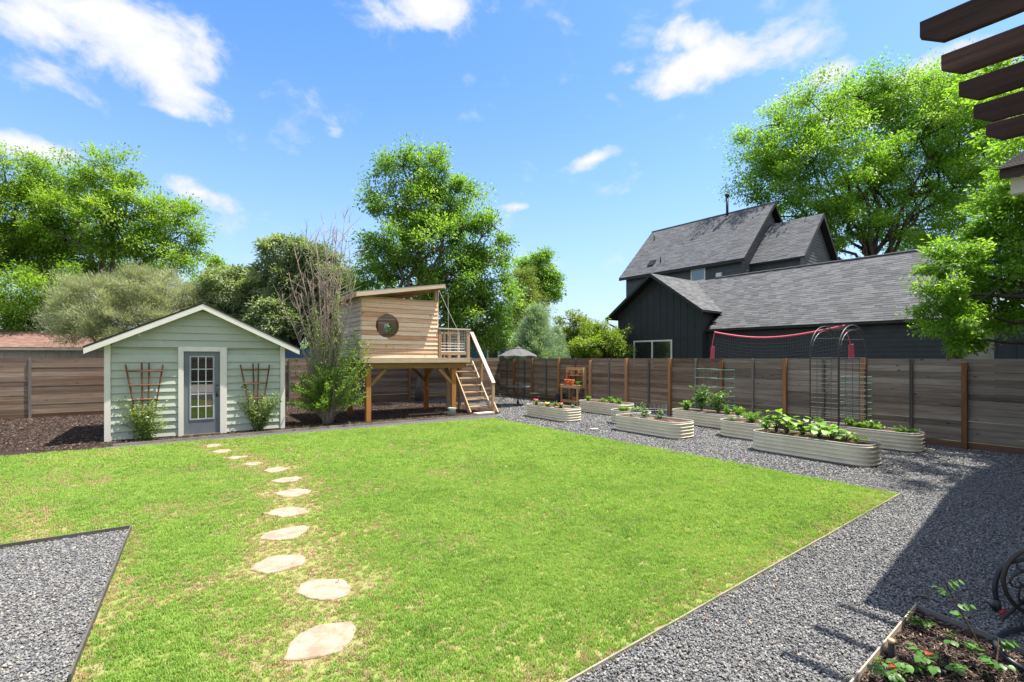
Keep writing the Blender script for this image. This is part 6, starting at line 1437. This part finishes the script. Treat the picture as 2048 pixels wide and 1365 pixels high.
tree('elm_tree', 'huge leafy elm filling the sky behind the grey roofs', (P(1745, 716, 35).x, 35, 0),
     lobes_px([(1560, 270, 70, 60), (1530, 330, 55, 55), (1620, 220, 80, 50), (1720, 210, 75, 45), (1810, 190, 80, 45), (1600, 330, 90, 60), (1700, 300, 95, 65), (1800, 280, 95, 65), (1900, 250, 90, 70), (1640, 400, 80, 50), (1750, 390, 100, 60), (1860, 370, 100, 70), (1560, 395, 60, 35), (1490, 395, 30, 14), (1820, 460, 100, 50), (1700, 460, 60, 40), (1960, 330, 90, 80), (1930, 440, 90, 70), (2030, 230, 80, 70), (1890, 180, 75, 48), (1770, 185, 70, 40), (1960, 220, 80, 60), (1650, 460, 60, 45)], 35, 1.0),
     L_brt, bk_d, .195, 950, 190, .95, .30, seed=41, fork=.42, droop=.25, aspect=.42, shoots=1.0, hollow=.3, up=.7)
tree('mesquite_tree', 'near overhanging tree drooping bright leaves over the fence at right', (13.6, 11.2, 0),
     lobes_px([(2060, 420, 90, 80, .3), (1985, 480, 50, 45, .2), (2025, 390, 50, 50, .2), (1920, 540, 60, 50, 0), (1990, 560, 80, 60, .4), (2060, 560, 70, 60, 0), (1890, 600, 40, 40, -.3), (1925, 650, 42, 42, -.5), (1870, 640, 26, 30, -.2), (1915, 690, 22, 16, -.6), (2000, 630, 45, 34, .3), (2090, 300, 70, 60, 0), (2140, 480, 90, 90, .3)], 12.3, .3),
     L_brt, bk_d, .095, 270, 260, .34, .17, seed=42, fork=.5, droop=.5, aspect=.45, shoots=1.0, hollow=.3, up=.6, twig_r=.008, tone_bias=-.02)
tree('mesquite_tree', 'tree out of frame right whose branches shade the gravel', (13.6, 8.0, 0), [(Vector((9.0, 7.1, 7.4)), (.8, .6, .3)), (Vector((9.6, 8.6, 7.0)), (1.3, 1.1, .6)), (Vector((10.9, 9.8, 6.4)), (1.3, 1.1, .7)), (Vector((11.8, 8.6, 6.6)), (1.2, 1.0, .8))], L_brt, bk_d, .09, 95, 150, .34, .15, seed=43, fork=.5, droop=.4, twig_r=.008)
# far belt of trees beyond the houses
g_ = random.Random(4)
for i in range(16):
    x = -62 + i * 8.2 + g_.uniform(-2, 2); y = 62 + g_.uniform(-5, 8); h = g_.uniform(4.2, 6.2)
    tree('distant_tree', 'distant broadleaf tree far beyond the fences and houses', (x, y, 0), [(Vector((x + g_.uniform(-1.5, 1.5), y, h * .62)), (4.2, 3, h * .36)), (Vector((x + g_.uniform(-2.5, 2.5), y, h * .5)), (3.2, 3, h * .35))], (L_live, L_oak, L_yel)[i % 3], bk_d, .34, 26, 110, 1.3, .2, 'distant trees on the horizon', 100 + i)

# crape myrtle between shed and treehouse: dead upright branches above, leafy shoots below
CM = G(655, 848)
def myrtle():
    g = random.Random(9); t = thing('crape_myrtle', 'multi stemmed crape myrtle, bare twiggy on top and leafy below, by the treehouse', 'shrub', CM); st, tw, sh = MB(), MB(), []
    Yc = CM.y
    tips = [(690, 430), (650, 440), (668, 435), (610, 470), (700, 445), (575, 545), (590, 500), (630, 465), (645, 520), (700, 520), (618, 560), (672, 470), (655, 475), (600, 590), (560, 600), (710, 560), (636, 500), (685, 490)]
    for (px, py) in tips:
        tip = P(px, py, Yc + g.uniform(-.7, .7)) - CM; b = Vector((g.uniform(-.12, .12), g.uniform(-.12, .12), 0)); pts = []
        for k in range(10):
            q = k / 9; p = b.lerp(tip, q); p.x = b.x + (tip.x - b.x) * q ** 1.35; p.y = b.y + (tip.y - b.y) * q ** 1.35; pts.append(p + Vector((g.gauss(0, .02), g.gauss(0, .02), 0)) * (q > 0))
        st.tube(pts, [.03 * (1 - .82 * k / 9) for k in range(10)], 6)
        for k in range(20):
            i = g.randint(3, 8); p = pts[i].lerp(pts[i + 1], g.random()); d = Vector((g.gauss(0, .22), g.gauss(0, .22), g.uniform(.25, .7))) * g.uniform(.5, 1.0); m1 = p + d * .5 + Vector((g.gauss(0, .03), g.gauss(0, .03), 0)); tw.tube([p, m1, p + d], [.008, .006, .003], 4, False)
            for _ in range(2): e = Vector((g.gauss(0, .12), g.gauss(0, .12), g.uniform(.05, .3))); tw.tube([m1, m1 + e], [.003, .0015], 3, False)
    # low leafy shoots
    for _ in range(110):
        a = g.uniform(0, 6.28); h = g.uniform(.5, 1.75); r = g.uniform(.25, 1.0) * (1.15 if h < 1.2 else .75); b = Vector((g.uniform(-.1, .1), g.uniform(-.1, .1), 0)); e = Vector((r * math.cos(a), r * math.sin(a), h)); pts = [b.lerp(e, q) + Vector((0, 0, .18 * math.sin(q * 3.1))) - Vector((e.x, e.y, 0)) * .3 * q * (1 - q) for q in (0, .25, .5, .75, 1)]; sh.append((pts, 120, .12))
    for (px, py, n_) in ((690, 600, 5), (700, 640, 6), (640, 640, 6), (700, 680, 6), (625, 700, 6), (660, 690, 8), (600, 640, 3), (720, 720, 7), (600, 760, 10), (705, 660, 7), (715, 690, 6), (640, 600, 4), (630, 740, 8), (680, 740, 8), (740, 700, 4), (735, 740, 5), (595, 720, 5), (725, 800, 6), (610, 800, 6)):
        for _ in range(n_):
            tip = P(px + g.uniform(-18, 18), py + g.uniform(-22, 22), Yc + g.uniform(-.5, .5)) - CM; b = Vector((g.uniform(-.1, .1), g.uniform(-.1, .1), .1)); sh.append(([b.lerp(tip, q) - Vector((tip.x, tip.y, 0)) * .35 * q * (1 - q) for q in (0, .3, .6, .8, 1)], 70, .09))
    rr = np.random.default_rng(5); P_, S_, A_, N_, T_ = [], [], [], [], []
    for pts, per, spr in sh:
        tw.tube(pts, [.007, .006, .005, .003, .002], 4, False); pv = np.array([list(p) for p in pts]); u = .38 + .62 * rr.random(per); q = np.stack([np.interp(u * (len(pts) - 1), np.arange(len(pts)), pv[:, i]) for i in range(3)], 1)
        off = rr.normal(size=(per, 3)); off /= np.linalg.norm(off, axis=1, keepdims=True); P_.append(q + off * spr * rr.random((per, 1))); S_.append(.055 * rr.uniform(.6, 1.35, per)); A_.append(off + rr.normal(size=(per, 3)) * .3); nn = rr.normal(size=(per, 3)) * .6; nn[:, 2] += .8; N_.append(nn); T_.append(.5 + rr.normal(0, .1) + rr.normal(0, .16, per))
    st.build('trunk', bark('myrtle_bark', (.18, .13, .10), (.46, .37, .30), 1.5), t, smooth=True); tw.build('twigs', bark('twig_bark', (.2, .155, .12), (.44, .37, .31), 2), t)
    leaf_object('foliage', np.concatenate(P_), np.concatenate(S_), np.concatenate(A_), np.concatenate(N_), np.concatenate(T_), leafmat('myrtle_leaf', [(.06, .12, .02), (.16, .27, .045), (.32, .42, .10)], .45), t, .55)
myrtle()
